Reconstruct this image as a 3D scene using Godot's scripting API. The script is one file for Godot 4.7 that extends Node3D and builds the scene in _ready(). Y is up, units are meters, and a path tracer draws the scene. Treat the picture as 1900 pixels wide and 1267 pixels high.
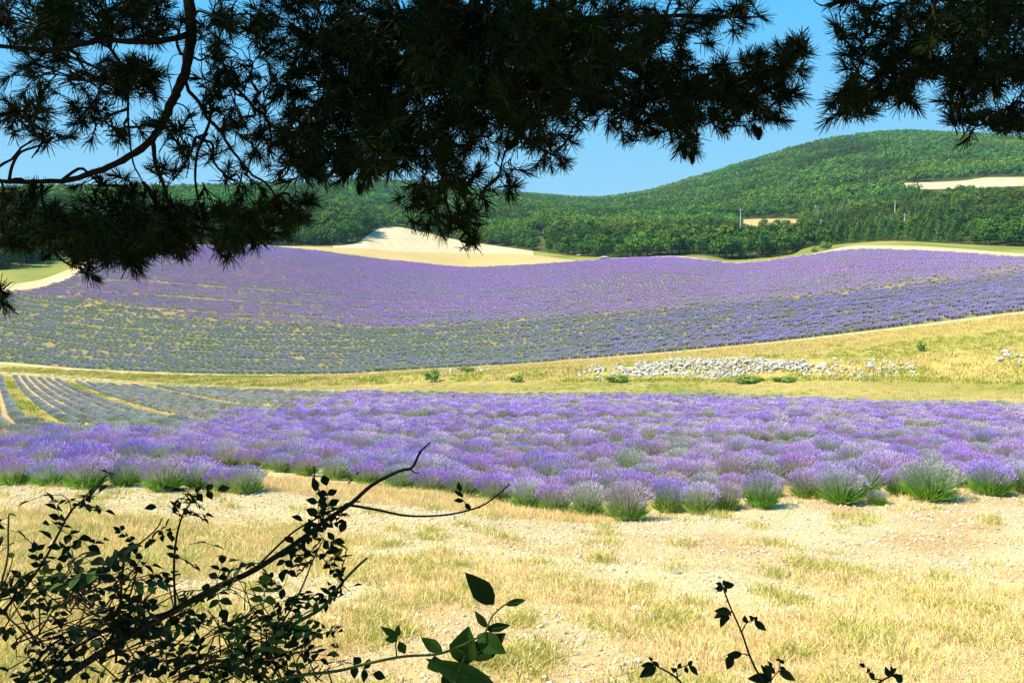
extends Node3D

# ---------------------------------------------------------------- camera model
const FPX := 1750.0
const EYE := Vector3(0.0, 1.7, 0.0)
const PITCH := 0.0932
var cp := cos(PITCH)
var sp := sin(PITCH)
var rng := RandomNumberGenerator.new()
var noise := FastNoiseLite.new()
var noise2 := FastNoiseLite.new()
var used := {}

func ray(px: float, py: float) -> Vector2:            # photograph pixel -> (x / z, y / z) of the sight line
	var a := (px - 950.0) / FPX
	var b := (633.5 - py) / FPX
	var fw := cp + b * sp
	return Vector2(a / fw, (b * cp - sp) / fw)

func spot(px: float, py: float, z: float) -> Vector3: # a point in the place, z metres ahead
	var r := ray(px, py)
	return EYE + Vector3(r.x * z, r.y * z, -z)

func rf(a: float, b: float) -> float:
	return rng.randf_range(a, b)

# ---------------------------------------------------------------- naming
func numbered(called: String) -> String:
	var n: int = used.get(called, 0)
	used[called] = n + 1
	return called if n == 0 else "%s_%03d" % [called, n]

func tag(o: Node, label: String, category := "", group := "", kind := "") -> Node:
	if label != "":
		o.set_meta("label", label)
	if category != "":
		o.set_meta("category", category)
	if group != "":
		o.set_meta("group", group)
	if kind != "":
		o.set_meta("kind", kind)
	return o

func thing(called: String, label: String, category: String, at := Vector3.ZERO, group := "") -> Node3D:
	var o := Node3D.new()
	o.name = numbered(called)
	add_child(o)
	o.position = at
	tag(o, label, category, group)
	return o

func part(parent: Node, called: String, m: Mesh, mat: Material, t := Transform3D()) -> MeshInstance3D:
	var o := MeshInstance3D.new()
	o.name = called
	o.mesh = m
	o.material_override = mat
	o.transform = t
	parent.add_child(o, true)
	return o

func scatter(parent: Node, called: String, m: Mesh, mat: Material, where: Array, tints: Array) -> MultiMeshInstance3D:
	if where.is_empty():
		return null
	var mm := MultiMesh.new()
	mm.transform_format = MultiMesh.TRANSFORM_3D
	mm.use_colors = true
	mm.mesh = m
	mm.instance_count = where.size()
	for i in where.size():
		mm.set_instance_transform(i, where[i])
		mm.set_instance_color(i, tints[i])
	var o := MultiMeshInstance3D.new()
	o.name = called if parent != self else numbered(called)
	o.multimesh = mm
	o.material_override = mat
	o.set_meta("kind", "stuff")
	parent.add_child(o, true)
	return o

# ---------------------------------------------------------------- mesh building
var bv := PackedVector3Array()
var bc := PackedColorArray()

func fresh() -> void:
	bv = PackedVector3Array()
	bc = PackedColorArray()

func tri(a: Vector3, b: Vector3, c: Vector3, col: Color) -> void:
	bv.append(a)
	bv.append(b)
	bv.append(c)
	bc.append(col)
	bc.append(col)
	bc.append(col)

func quad(a: Vector3, b: Vector3, c: Vector3, d: Vector3, col: Color) -> void:
	tri(a, b, c, col)
	tri(a, c, d, col)

func flat_mesh() -> ArrayMesh:
	var arr := []
	arr.resize(Mesh.ARRAY_MAX)
	arr[Mesh.ARRAY_VERTEX] = bv
	arr[Mesh.ARRAY_COLOR] = bc
	var m := ArrayMesh.new()
	m.add_surface_from_arrays(Mesh.PRIMITIVE_TRIANGLES, arr)
	return m

func side_of(d: Vector3) -> Vector3:
	var s := d.cross(Vector3.UP)
	if s.length() < 0.01:
		s = d.cross(Vector3.RIGHT)
	return s.normalized()

func blade(a: Vector3, b: Vector3, w: float, col: Color, twist := 0.0) -> void:  # thin pointed leaf of two triangles
	var d := (b - a).normalized()
	var s := side_of(d).rotated(d, twist) * w * 0.5
	var m := a.lerp(b, 0.55)
	tri(a - s * 0.6, a + s * 0.6, m + s, col)
	tri(a - s * 0.6, m + s, m - s, col)
	tri(m - s, m + s, b, col)

func needle(a: Vector3, b: Vector3, w: float, col: Color, twist := 0.0) -> void:
	var d := (b - a).normalized()
	var s := side_of(d).rotated(d, twist) * w * 0.5
	tri(a - s, a + s, b + s * 0.5, col)
	tri(a - s, b + s * 0.5, b - s * 0.5, col)

func spike(a: Vector3, b: Vector3, w: float, col: Color, turn := 0.0) -> void:   # slender closed bud: three-sided double cone
	var d := (b - a).normalized()
	var s := side_of(d).rotated(d, turn)
	var m := a.lerp(b, 0.4)
	var r := []
	for k in 3:
		r.append(m + s.rotated(d, TAU * k / 3.0) * w * 0.5)
	for k in 3:
		tri(a, r[(k + 1) % 3], r[k], col)
		tri(b, r[k], r[(k + 1) % 3], col)

func tube(pts: Array, rad: Array, sides: int, col: Color) -> void:
	var last := []
	var ref := Vector3(0.3, 0.9, 0.25).normalized()
	for i in pts.size():
		var d: Vector3 = (pts[mini(i + 1, pts.size() - 1)] - pts[maxi(i - 1, 0)]).normalized()
		var s := d.cross(ref)
		if s.length() < 0.05:
			s = d.cross(Vector3.RIGHT)
		s = s.normalized()
		var ring := []
		for k in sides:
			ring.append(pts[i] + s.rotated(d, TAU * k / sides) * rad[i])
		if i > 0:
			for k in sides:
				var n := (k + 1) % sides
				quad(last[k], ring[k], ring[n], last[n], col)
		last = ring
	var tip: Vector3 = pts[-1] + (pts[-1] - pts[-2]).normalized() * rad[-1]
	for k in sides:
		tri(last[k], tip, last[(k + 1) % sides], col)

func smoothed(pts: Array, steps: int) -> Array:       # Catmull-Rom through the points
	var out := []
	for i in pts.size() - 1:
		var a: Vector3 = pts[maxi(i - 1, 0)]
		var b: Vector3 = pts[i]
		var c: Vector3 = pts[i + 1]
		var d: Vector3 = pts[mini(i + 2, pts.size() - 1)]
		for s in steps:
			out.append(b.cubic_interpolate(c, a, d, float(s) / steps))
	out.append(pts[-1])
	return out

# ---------------------------------------------------------------- materials
func ramp(cols: Array, at: Array) -> Gradient:
	var g := Gradient.new()
	g.colors = PackedColorArray(cols)
	g.offsets = PackedFloat32Array(at)
	return g

func grain(kind: int, freq: float, octaves: int, sd: int, lo: float, hi: float, size := 512) -> NoiseTexture2D:
	var n := FastNoiseLite.new()
	n.seed = sd
	n.noise_type = kind
	n.frequency = freq
	n.fractal_octaves = octaves
	var t := NoiseTexture2D.new()
	t.width = size
	t.height = size
	t.seamless = true
	t.noise = n
	t.color_ramp = ramp([Color(lo, lo, lo), Color(lo * 0.5 + hi * 0.5, lo * 0.5 + hi * 0.5, lo * 0.5 + hi * 0.48), Color(hi, hi, hi)], [0.15, 0.5, 0.85])
	return t

func mat(rough := 0.95, spec := 0.15) -> StandardMaterial3D:
	var m := StandardMaterial3D.new()
	m.vertex_color_use_as_albedo = true
	m.roughness = rough
	m.metallic_specular = spec
	m.cull_mode = BaseMaterial3D.CULL_DISABLED
	return m

func earth(tex: Texture2D, scale: float, bump: float) -> StandardMaterial3D:
	var m := mat(1.0, 0.1)
	m.albedo_texture = tex
	m.uv1_triplanar = true
	m.uv1_world_triplanar = true
	m.uv1_scale = Vector3.ONE * scale
	if bump > 0.0:
		m.heightmap_enabled = true
		m.heightmap_texture = tex
		m.heightmap_scale = bump
	return m

func leafy(back: Color, spec := 0.15, rough := 0.8) -> StandardMaterial3D:
	var m := mat(rough, spec)
	m.backlight_enabled = true
	m.backlight = back
	return m

# ---------------------------------------------------------------- terrain: profiles from near to far along each bearing
# [photo x, photo y, metres ahead] of ridges, foots and field edges; a height field runs smoothly through them
var K := [
	[[-900, 1267, 4.8], [950, 1267, 4.8], [2800, 1267, 4.8]],
	[[-600, 940, 10.6], [0, 945, 10.5], [240, 955, 10.4], [480, 975, 10.2], [700, 988, 9.7], [950, 1010, 9.0], [1170, 1040, 8.4], [1420, 1060, 8.1], [1660, 1072, 8.0], [1900, 1075, 8.0], [2500, 1075, 8.0]],
	[[-600, 890, 13.2], [0, 895, 12.8], [480, 909, 12.2], [600, 925, 11.8], [800, 945, 11.4], [950, 962, 11.2], [1100, 969, 11.0], [1200, 965, 11.0], [1420, 938, 11.6], [1660, 927, 11.9], [1900, 913, 12.2], [2500, 890, 12.6]],
	[[-600, 790, 30], [0, 795, 31], [240, 797, 35], [390, 779, 44], [480, 776, 45], [700, 778, 41], [950, 782, 38], [1420, 790, 32], [1900, 805, 27], [2500, 820, 22]],
	[[-600, 680, 140], [0, 697, 122], [54, 700, 118], [189, 713, 101], [354, 721, 88], [498, 725, 83], [700, 731, 75], [950, 734, 70], [1170, 733, 66], [1420, 738, 60], [1660, 747, 52], [1900, 753, 46], [2500, 765, 38]],
	[[-600, 672, 150], [0, 689, 130], [240, 705, 112], [480, 716, 98], [700, 713, 92], [800, 709, 89], [950, 706, 85], [1170, 703, 80], [1420, 703, 74], [1660, 701, 69], [1900, 708, 62], [2500, 715, 52]],
	[[-600, 666, 156], [0, 682, 136], [240, 698, 119], [480, 704, 108], [700, 701, 97], [800, 694, 94], [950, 688, 90], [1170, 680, 84.5], [1420, 666, 79], [1660, 664, 74], [1900, 648, 68], [2500, 640, 58]],
	[[-600, 655, 165], [0, 672, 143], [120, 682, 136], [240, 689, 130], [350, 693, 126], [480, 695, 122], [620, 694, 119], [700, 690, 117], [800, 684, 115], [950, 676, 113], [1170, 659, 110], [1420, 636, 106], [1660, 608, 101], [1900, 578, 95], [2500, 520, 85]],
	[[-600, 610, 190], [0, 612, 182], [240, 608, 190], [480, 602, 194], [700, 600, 194], [950, 590, 190], [1170, 575, 182], [1420, 560, 172], [1660, 543, 162], [1900, 527, 150], [2500, 500, 135]],
	[[-600, 580, 220], [-200, 560, 225], [0, 541, 240], [60, 535, 252], [130, 515, 270], [165, 488, 285], [240, 470, 300], [340, 458, 318], [440, 456, 326], [560, 463, 330], [700, 480, 330], [800, 490, 330], [870, 496, 330], [950, 493, 328], [1050, 487, 320], [1170, 480, 310], [1240, 478, 303], [1300, 482, 296], [1360, 489, 290], [1420, 485, 287], [1500, 474, 280], [1600, 463, 272], [1700, 465, 262], [1800, 471, 252], [1900, 478, 240], [2500, 500, 200]],
	[[-600, 530, 250], [0, 501, 285], [110, 479, 315], [165, 466, 330], [300, 455, 360], [440, 453, 372], [520, 456, 375], [600, 456, 385], [662, 450, 395], [680, 438, 430], [705, 424, 500], [735, 421, 520], [780, 430, 505], [860, 447, 465], [950, 460, 425], [1000, 467, 395], [1080, 476, 358], [1160, 478, 342], [1250, 475, 335], [1300, 474, 322], [1360, 482, 306], [1400, 480, 308], [1470, 471, 312], [1490, 461, 318], [1560, 453, 316], [1660, 447, 310], [1780, 453, 297], [1900, 458, 280], [2500, 480, 240]],
	[[-600, 390, 400], [0, 392, 430], [240, 398, 470], [480, 400, 520], [600, 400, 530], [662, 408, 545], [735, 405, 610], [860, 420, 570], [1000, 430, 480], [1250, 436, 455], [1420, 436, 430], [1550, 428, 420], [1660, 412, 420], [1780, 392, 430], [1900, 370, 440], [2500, 330, 440]],
	[[-600, 350, 640], [0, 360, 700], [240, 358, 780], [480, 352, 900], [600, 348, 1050], [680, 342, 1200], [760, 343, 1300], [900, 358, 1400], [1050, 371, 1480], [1100, 373, 1480], [1200, 360, 1420], [1300, 333, 1330], [1400, 303, 1260], [1500, 274, 1220], [1570, 260, 1200], [1680, 251, 1200], [1780, 254, 1200], [1900, 263, 1200], [2500, 300, 1200]],
]
const NCOL := 801
var NK := 0
var kl := PackedFloat64Array()
var kv := PackedFloat64Array()
var km := PackedFloat64Array()

func along(list: Array, u: float) -> Vector2:          # (v, log z) of a curve at bearing u, monotone cubic
	var n := list.size()
	if u <= list[0].x:
		return Vector2(list[0].y, list[0].z)
	if u >= list[n - 1].x:
		return Vector2(list[n - 1].y, list[n - 1].z)
	var i := 0
	while u > list[i + 1].x:
		i += 1
	var a: Vector3 = list[i]
	var b: Vector3 = list[i + 1]
	var h := b.x - a.x
	var t := (u - a.x) / h
	var out := Vector2.ZERO
	for c in [1, 2]:
		var d: float = (b[c] - a[c]) / h
		var m0 := d
		var m1 := d
		if i > 0:
			var dp: float = (a[c] - list[i - 1][c]) / (a.x - list[i - 1].x)
			m0 = 0.0 if dp * d <= 0.0 else 2.0 * dp * d / (dp + d)
		if i < n - 2:
			var dn: float = (list[i + 2][c] - b[c]) / (list[i + 2].x - b.x)
			m1 = 0.0 if dn * d <= 0.0 else 2.0 * dn * d / (dn + d)
		var t2 := t * t
		var t3 := t2 * t
		out[c - 1] = (2 * t3 - 3 * t2 + 1) * a[c] + (t3 - 2 * t2 + t) * h * m0 + (-2 * t3 + 3 * t2) * b[c] + (t3 - t2) * h * m1
	return out

func curve3(list: Array) -> Array:
	var out := []
	for p in list:
		var r := ray(p[0], p[1])
		out.append(Vector3(r.x, r.y, log(p[2]) if p.size() > 2 else 0.0))
	return out

func make_terrain() -> void:
	var curves := []
	for c in K:
		curves.append(curve3(c))
	NK = K.size() + 3
	kl.resize(NCOL * NK)
	kv.resize(NCOL * NK)
	km.resize(NCOL * NK)
	for i in NCOL:
		var u := -1.0 + 2.0 * i / (NCOL - 1)
		var o := i * NK
		kl[o] = log(1.5)
		kv[o] = -1.75 / 1.5
		for k in curves.size():
			var q := along(curves[k], u)
			kv[o + k + 1] = q.x
			kl[o + k + 1] = q.y
		var e := o + NK - 2
		kl[e] = kl[e - 1] + 0.18
		kv[e] = kv[e - 1] - 0.004
		kl[e + 1] = kl[e] + 0.8
		kv[e + 1] = kv[e] - 0.05
		for k in NK:
			if k == 0 or k == NK - 1:
				var j := mini(k, NK - 2)
				km[o + k] = (kv[o + j + 1] - kv[o + j]) / (kl[o + j + 1] - kl[o + j])
				continue
			var dp := (kv[o + k] - kv[o + k - 1]) / (kl[o + k] - kl[o + k - 1])
			var dn := (kv[o + k + 1] - kv[o + k]) / (kl[o + k + 1] - kl[o + k])
			km[o + k] = 0.0 if dp * dn <= 0.0 else 2.0 * dp * dn / (dp + dn)

func col_v(i: int, l: float) -> float:
	var o := i * NK
	var k := 0
	while k < NK - 2 and l > kl[o + k + 1]:
		k += 1
	var h := kl[o + k + 1] - kl[o + k]
	var t := clampf((l - kl[o + k]) / h, 0.0, 1.0)
	var t2 := t * t
	var t3 := t2 * t
	return (2 * t3 - 3 * t2 + 1) * kv[o + k] + (t3 - 2 * t2 + t) * h * km[o + k] + (-2 * t3 + 3 * t2) * kv[o + k + 1] + (t3 - t2) * h * km[o + k + 1]

func v_at(u: float, l: float) -> float:
	var f := clampf((u + 1.0) * 0.5 * (NCOL - 1), 0.0, NCOL - 1.001)
	var i := int(f)
	var a := col_v(i, l)
	return a + (col_v(i + 1, l) - a) * (f - i)

func knot(k: int, u: float) -> float:                  # log distance of terrain line k
	var f := clampf((u + 1.0) * 0.5 * (NCOL - 1), 0.0, NCOL - 1.001)
	var i := int(f)
	return lerpf(kl[i * NK + k], kl[(i + 1) * NK + k], f - i)

func height(x: float, z: float) -> float:              # ground height at x metres right, z metres ahead
	var zz := maxf(z, 1.5)
	var y := EYE.y + v_at(x / zz, log(zz)) * zz
	if z < 40.0:
		y += noise.get_noise_2d(x * 9.0, z * 9.0) * 0.05
	return y

func ground(x: float, z: float) -> Vector3:
	return Vector3(x, height(x, z), -z)

func meet(u: float, v: float) -> float:                # log distance at which the sight line (u, v) meets the ground
	var lo := log(1.5)
	var hi := knot(NK - 3, u)
	for s in 26:
		var m := (lo + hi) * 0.5
		if v_at(u, m) < v:
			lo = m
		else:
			hi = m
	return (lo + hi) * 0.5

func on_ground(px: float, py: float) -> Vector3:
	var r := ray(px, py)
	var z := exp(meet(r.x, r.y))
	return ground(r.x * z, z)

# columns of the ground meshes
var cols_u := PackedFloat64Array()

func edge_of(list: Array) -> PackedFloat64Array:       # an edge drawn over the terrain: log distance per column
	var c := curve3(list)
	var out := PackedFloat64Array()
	for u in cols_u:
		out.append(meet(u, along(c, u).x))
	return out

func edge_k(k: int) -> PackedFloat64Array:
	var out := PackedFloat64Array()
	for u in cols_u:
		out.append(knot(k, u))
	return out

func ragged(e: PackedFloat64Array, amount: float, freq: float) -> PackedFloat64Array:
	var out := PackedFloat64Array()
	for i in e.size():
		var z := exp(e[i])
		out.append(e[i] + amount * noise2.get_noise_2d(cols_u[i] * z * freq, z * freq * 0.5))
	return out

func band(called: String, lo: PackedFloat64Array, hi: PackedFloat64Array, rows: int, m: Material, tint: Callable, u0 := -9.0, u1 := 9.0, lift := 0.0) -> MeshInstance3D:
	var st := SurfaceTool.new()
	st.begin(Mesh.PRIMITIVE_TRIANGLES)
	var n := cols_u.size()
	var first := -1
	var last := -1
	for i in n:
		if cols_u[i] >= u0 and cols_u[i] <= u1:
			if first < 0:
				first = i
			last = i
	for j in rows + 1:
		for i in range(first, last + 1):
			var l := lerpf(lo[i], maxf(hi[i], lo[i]), float(j) / rows)
			var z := exp(l)
			var x := cols_u[i] * z
			var p := ground(x, z)
			p.y += lift
			st.set_color(tint.call(x, z))
			st.add_vertex(p)
	var w := last - first + 1
	for j in rows:
		for i in w - 1:
			if hi[first + i] - lo[first + i] < 1e-5 and hi[first + i + 1] - lo[first + i + 1] < 1e-5:
				continue
			var a := j * w + i
			for q in [a, a + w, a + w + 1, a, a + w + 1, a + 1]:
				st.add_index(q)
	st.generate_normals()
	var o := MeshInstance3D.new()
	o.name = numbered(called)
	o.mesh = st.commit()
	o.material_override = m
	o.set_meta("kind", "structure")
	add_child(o)
	return o

func mixc(a: Color, b: Color, t: float) -> Color:
	return a.lerp(b, clampf(t, 0.0, 1.0))

func patch(x: float, z: float, size: float) -> float:  # 0..1 blotches of about that size in metres
	return clampf(0.5 + 0.9 * noise2.get_noise_2d(x * 10.0 / size, z * 10.0 / size), 0.0, 1.0)

# ---------------------------------------------------------------- plants: meshes
func lav_leaves(n: int, r: float, h: float, w: float, cols: Array) -> void:
	for i in n:
		var a := rf(0, TAU)
		var e := acos(rf(0.0, 1.0)) * 0.97
		var d := Vector3(cos(a) * sin(e), cos(e), sin(a) * sin(e))
		var s := rf(0.75, 1.0)
		var tip := Vector3(d.x * r * 0.88 * s, 0.03 + d.y * h * 0.60 * s + 0.10 * h, d.z * r * 0.88 * s)
		blade(Vector3(tip.x * rf(0.2, 0.55), tip.y * rf(0.0, 0.4), tip.z * rf(0.2, 0.55)), tip, w * rf(0.7, 1.3), cols[rng.randi() % cols.size()], rf(0, PI))

func lav_flowers(n: int, r: float, h: float, w: float, length: float, stem: Color, cols: Array) -> void:
	for i in n:
		var a := rf(0, TAU)
		var q := sqrt(rf(0.0, 1.0)) * 0.97
		var tip := Vector3(cos(a) * q * r, h * (0.50 + 0.50 * sqrt(1.0 - q * q)) * rf(0.82, 1.06), sin(a) * q * r)
		tip += Vector3(rf(-1, 1), 0, rf(-1, 1)) * r * 0.05
		var foot := Vector3(tip.x * 0.55, tip.y * 0.5, tip.z * 0.55)
		var d := (tip - foot).normalized()
		needle(foot, tip - d * length * 0.6, w * 0.30, stem, rf(0, PI))
		var col: Color = cols[rng.randi() % cols.size()]
		spike(tip - d * length * rf(0.8, 1.1), tip, w * rf(0.8, 1.2), col, rf(0, TAU))

const LEAF := [Color(0.19, 0.34, 0.045), Color(0.27, 0.42, 0.06), Color(0.33, 0.46, 0.09), Color(0.33, 0.41, 0.16)]
const GREY_LEAF := [Color(0.32, 0.35, 0.25), Color(0.30, 0.34, 0.28), Color(0.36, 0.38, 0.24)]
const STEM := Color(0.42, 0.44, 0.33)
const PURPLE := [Color(0.56, 0.37, 0.84), Color(0.62, 0.44, 0.86), Color(0.66, 0.50, 0.86), Color(0.52, 0.33, 0.78)]
const LILAC := [Color(0.72, 0.59, 0.84), Color(0.68, 0.54, 0.82), Color(0.70, 0.61, 0.74), Color(0.63, 0.48, 0.80)]
const SILVER := [Color(0.61, 0.57, 0.64), Color(0.65, 0.56, 0.72), Color(0.57, 0.57, 0.50), Color(0.60, 0.59, 0.52)]

func tuft_mesh(n: int, r: float, h: float, w: float, cols: Array, lean := 0.5) -> ArrayMesh:
	fresh()
	for i in n:
		var a := rf(0, TAU)
		var q := sqrt(rf(0, 1)) * r
		var foot := Vector3(cos(a) * q, -0.02, sin(a) * q)
		var b := rf(0, TAU)
		var l := lean * rf(0.15, 1.0)
		var hh := h * rf(0.45, 1.1)
		var mid := foot + Vector3(cos(b) * l * hh * 0.3, hh * 0.55, sin(b) * l * hh * 0.3)
		var tip := foot + Vector3(cos(b) * l * hh, hh * (1.0 - l * 0.25), sin(b) * l * hh)
		var col: Color = cols[rng.randi() % cols.size()]
		var s := Vector3(sin(b * 3.1), 0, cos(b * 3.1)) * w * 0.5
		quad(foot - s, foot + s, mid + s * 0.8, mid - s * 0.8, col)
		tri(mid - s * 0.8, mid + s * 0.8, tip, col)
	return flat_mesh()

func crown_mesh(clumps: int, faces: int, size: float, cols: Array, kind: int) -> ArrayMesh:  # unit crown: about 1 wide, 0..1 high
	fresh()
	for c in clumps:
		var ctr: Vector3
		var cr: float
		if kind == 0:
			var a := rf(0, TAU)
			var y := rf(-0.75, 1.0)
			var q := sqrt(maxf(0.0, 1.0 - y * y)) * rf(0.35, 1.0)
			ctr = Vector3(cos(a) * q * 0.36, 0.55 + y * 0.32, sin(a) * q * 0.36)
			cr = rf(0.13, 0.22)
		else:
			var t := float(c) / clumps
			var a := c * 2.4 + rf(-0.4, 0.4)
			var q := (1.0 - t) * 0.33 * rf(0.5, 1.0)
			ctr = Vector3(cos(a) * q, 0.14 + t * 0.8, sin(a) * q)
			cr = 0.05 + 0.13 * (1.0 - t)
		var col: Color = cols[rng.randi() % cols.size()]
		for f in faces:
			var d := Vector3(rf(-1, 1), rf(-0.8, 1), rf(-1, 1)).normalized()
			var p := ctr + d * cr * rf(0.65, 1.05) * Vector3(1, 0.8, 1)
			var n := (d + Vector3(rf(-0.7, 0.7), rf(-0.3, 0.9), rf(-0.7, 0.7))).normalized()
			var s := side_of(n).rotated(n, rf(0, TAU)) * size * rf(0.6, 1.2)
			var t2 := n.cross(s) * rf(0.55, 0.9)
			quad(p - s, p - t2 * 0.8, p + s, p + t2, col)
	return flat_mesh()

func trunk_mesh(h: float, r: float) -> ArrayMesh:
	fresh()
	var col := Color(0.12, 0.09, 0.065)
	tube([Vector3(0, -0.3, 0), Vector3(0.02, h * 0.3, 0.02), Vector3(-0.03, h * 0.6, 0), Vector3(0.02, h * 0.85, 0.03)], [r * 1.2, r * 0.85, r * 0.6, r * 0.25], 6, col)
	for k in 4:
		var a := k * 1.7
		tube([Vector3(0, h * (0.3 + 0.1 * k), 0), Vector3(cos(a) * h * 0.12, h * (0.42 + 0.1 * k), sin(a) * h * 0.12), Vector3(cos(a) * h * 0.24, h * (0.5 + 0.1 * k), sin(a) * h * 0.24)], [r * 0.4, r * 0.25, r * 0.1], 4, col)
	return flat_mesh()

func stone_mesh(sd: int) -> ArrayMesh:                 # angular broken block
	var n := FastNoiseLite.new()
	n.seed = sd
	n.frequency = 0.9
	var sm := SphereMesh.new()
	sm.radial_segments = 7
	sm.rings = 4
	sm.radius = 0.5
	sm.height = 0.8
	var arr := sm.get_mesh_arrays()
	var v: PackedVector3Array = arr[Mesh.ARRAY_VERTEX]
	var ix: PackedInt32Array = arr[Mesh.ARRAY_INDEX]
	fresh()
	for i in range(0, ix.size(), 3):
		var p := []
		for k in 3:
			var q: Vector3 = v[ix[i + k]]
			q *= 1.0 + 0.5 * n.get_noise_3dv(q * 2.2)
			p.append(q.snapped(Vector3.ONE * 0.11))
		tri(p[0], p[1], p[2], Color(1, 1, 1))
	return flat_mesh()

func turned(at: Vector3, s: Vector3, a: float, lean := 0.0, lean_to := 0.0) -> Transform3D:
	var b := Basis(Vector3.UP, a)
	if lean != 0.0:
		b = Basis(Vector3(cos(lean_to), 0, sin(lean_to)), lean) * b
	return Transform3D(b * Basis.from_scale(s), at)

# ---------------------------------------------------------------- scene
var m_plant: StandardMaterial3D
var m_grass: StandardMaterial3D
var m_tree: StandardMaterial3D
var m_stone: StandardMaterial3D
var m_bark: StandardMaterial3D
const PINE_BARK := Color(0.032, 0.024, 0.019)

func _ready() -> void:
	rng.seed = 20240
	noise.seed = 5
	noise.frequency = 0.05
	noise2.seed = 11
	noise2.frequency = 0.05
	noise2.fractal_octaves = 3

	var cam := Camera3D.new()
	cam.name = "camera"
	cam.fov = rad_to_deg(2.0 * atan(633.5 / FPX))
	cam.near = 0.05
	cam.far = 6000.0
	cam.position = EYE
	cam.rotation.x = -PITCH
	add_child(cam)
	cam.current = true

	var env := Environment.new()
	env.background_mode = Environment.BG_SKY
	var sky := Sky.new()
	var sm := ProceduralSkyMaterial.new()
	sm.sky_top_color = Color(0.0, 0.265, 0.57).linear_to_srgb()
	sm.sky_horizon_color = Color(0.245, 0.43, 0.51).linear_to_srgb()
	sm.sky_curve = 0.13
	sm.ground_bottom_color = Color(0.3, 0.26, 0.16).linear_to_srgb()
	sm.ground_horizon_color = Color(0.3, 0.34, 0.3).linear_to_srgb()
	sm.sun_angle_max = 4.0
	sky.sky_material = sm
	env.sky = sky
	env.tonemap_mode = Environment.TONE_MAPPER_LINEAR
	env.tonemap_exposure = 1.85
	env.sdfgi_enabled = true
	env.ssao_enabled = true
	env.ssil_enabled = true
	env.fog_enabled = true
	env.fog_density = 0.0001
	env.fog_light_color = Color(0.62, 0.80, 0.95)
	var we := WorldEnvironment.new()
	we.name = "world"
	we.environment = env
	add_child(we)

	var sun := DirectionalLight3D.new()
	sun.name = "sun"
	sun.light_energy = 1.6
	sun.light_color = Color(1.0, 0.955, 0.87)
	sun.light_angular_distance = 0.5
	sun.shadow_enabled = true
	add_child(sun)
	sun.look_at_from_position(Vector3(-0.60, 0.76, 0.14) * 50.0, Vector3.ZERO)

	m_plant = leafy(Color(0.9, 0.9, 0.9))
	m_grass = leafy(Color(0.7, 0.7, 0.7))
	m_tree = leafy(Color(0.55, 0.55, 0.5), 0.05, 0.95)
	m_stone = earth(grain(FastNoiseLite.TYPE_SIMPLEX_SMOOTH, 0.02, 4, 8, 0.84, 1.0, 256), 1.5, 0.0)
	m_bark = earth(grain(FastNoiseLite.TYPE_SIMPLEX_SMOOTH, 0.05, 3, 9, 0.55, 1.0, 256), 8.0, 0.0)

	make_terrain()
	make_row_guide()
	var u := -1.0
	while u <= 1.0001:
		cols_u.append(u)
		u += 0.0024 if absf(u) < 0.58 else 0.02
	build_ground()
	build_forest()
	build_fields()
	build_far_lavender()
	build_near_lavender()
	build_stones()
	build_grass()
	build_poles()
	build_pines()
	build_briars()

# ---------------------------------------------------------------- rows of the near lavender
var guide := PackedFloat64Array()

func make_row_guide() -> void:                         # metres ahead of a row, against metres right
	var x := -12.0
	var steps := {}
	steps[-12.0] = 0.0
	var z := 0.0
	while x > -110.0:
		z += 0.5 * lerpf(1.8, 0.45, smoothstep(-20.0, -11.5, x - 0.25))
		x -= 0.5
		steps[x] = z
	x = -12.0
	z = 0.0
	while x < 90.0:
		z -= 0.5 * 0.45
		x += 0.5
		steps[x] = z
	x = -110.0
	while x <= 90.0:
		guide.append(steps[x])
		x += 0.5

func row_z(x: float) -> float:
	var f := clampf((x + 110.0) * 2.0, 0.0, guide.size() - 1.01)
	var i := int(f)
	return lerpf(guide[i], guide[i + 1], f - i)

func strip_at(x: float, z: float) -> float:            # 0 on a grass strip's middle, growing to 6 between strips, in metres
	return absf(fposmod(z - row_z(x) - 18.0 + 6.02, 12.04) - 6.02)

# ---------------------------------------------------------------- ground
const STRAW := Color(0.68, 0.51, 0.26)
const GRAVEL := Color(0.70, 0.54, 0.30)
const SAND := Color(0.66, 0.52, 0.31)
const ORANGE := Color(0.50, 0.29, 0.11)
const MEADOW := Color(0.36, 0.30, 0.075)
const GREENISH := Color(0.27, 0.27, 0.06)

var gravel_list := [[-600, 940], [0, 945], [240, 955], [480, 975], [700, 988], [950, 1010], [1170, 1040], [1420, 1060], [1660, 1072], [2500, 1075]]
var tongue_low := [[-600, 890], [0, 895], [480, 909], [600, 925], [800, 945], [950, 962], [1100, 969], [1200, 966], [1420, 938], [1660, 927], [1900, 913], [2500, 890]]
var tongue_top := [[-600, 890], [0, 894.9], [478, 908.9], [502, 874], [700, 896], [900, 931], [1100, 960], [1190, 966], [1210, 964.8], [1420, 937.9], [1660, 926.9], [1900, 912.9], [2500, 889.9]]
var far_split := [[-600, 520], [0, 548], [130, 562], [320, 585], [500, 603], [640, 612], [770, 616], [900, 606], [1100, 588], [1300, 570], [1500, 552], [1700, 532], [1900, 508], [2500, 440]]
var e_tongue_top: PackedFloat64Array

func fore_tint(x: float, z: float) -> Color:
	var bare := patch(x + 40.0, z, 1.6)
	var c := mixc(STRAW, GRAVEL, smoothstep(0.45, 0.75, bare))
	return mixc(c, ORANGE, smoothstep(0.72, 0.95, patch(x, z + 80.0, 2.6)) * 0.5)

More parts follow.
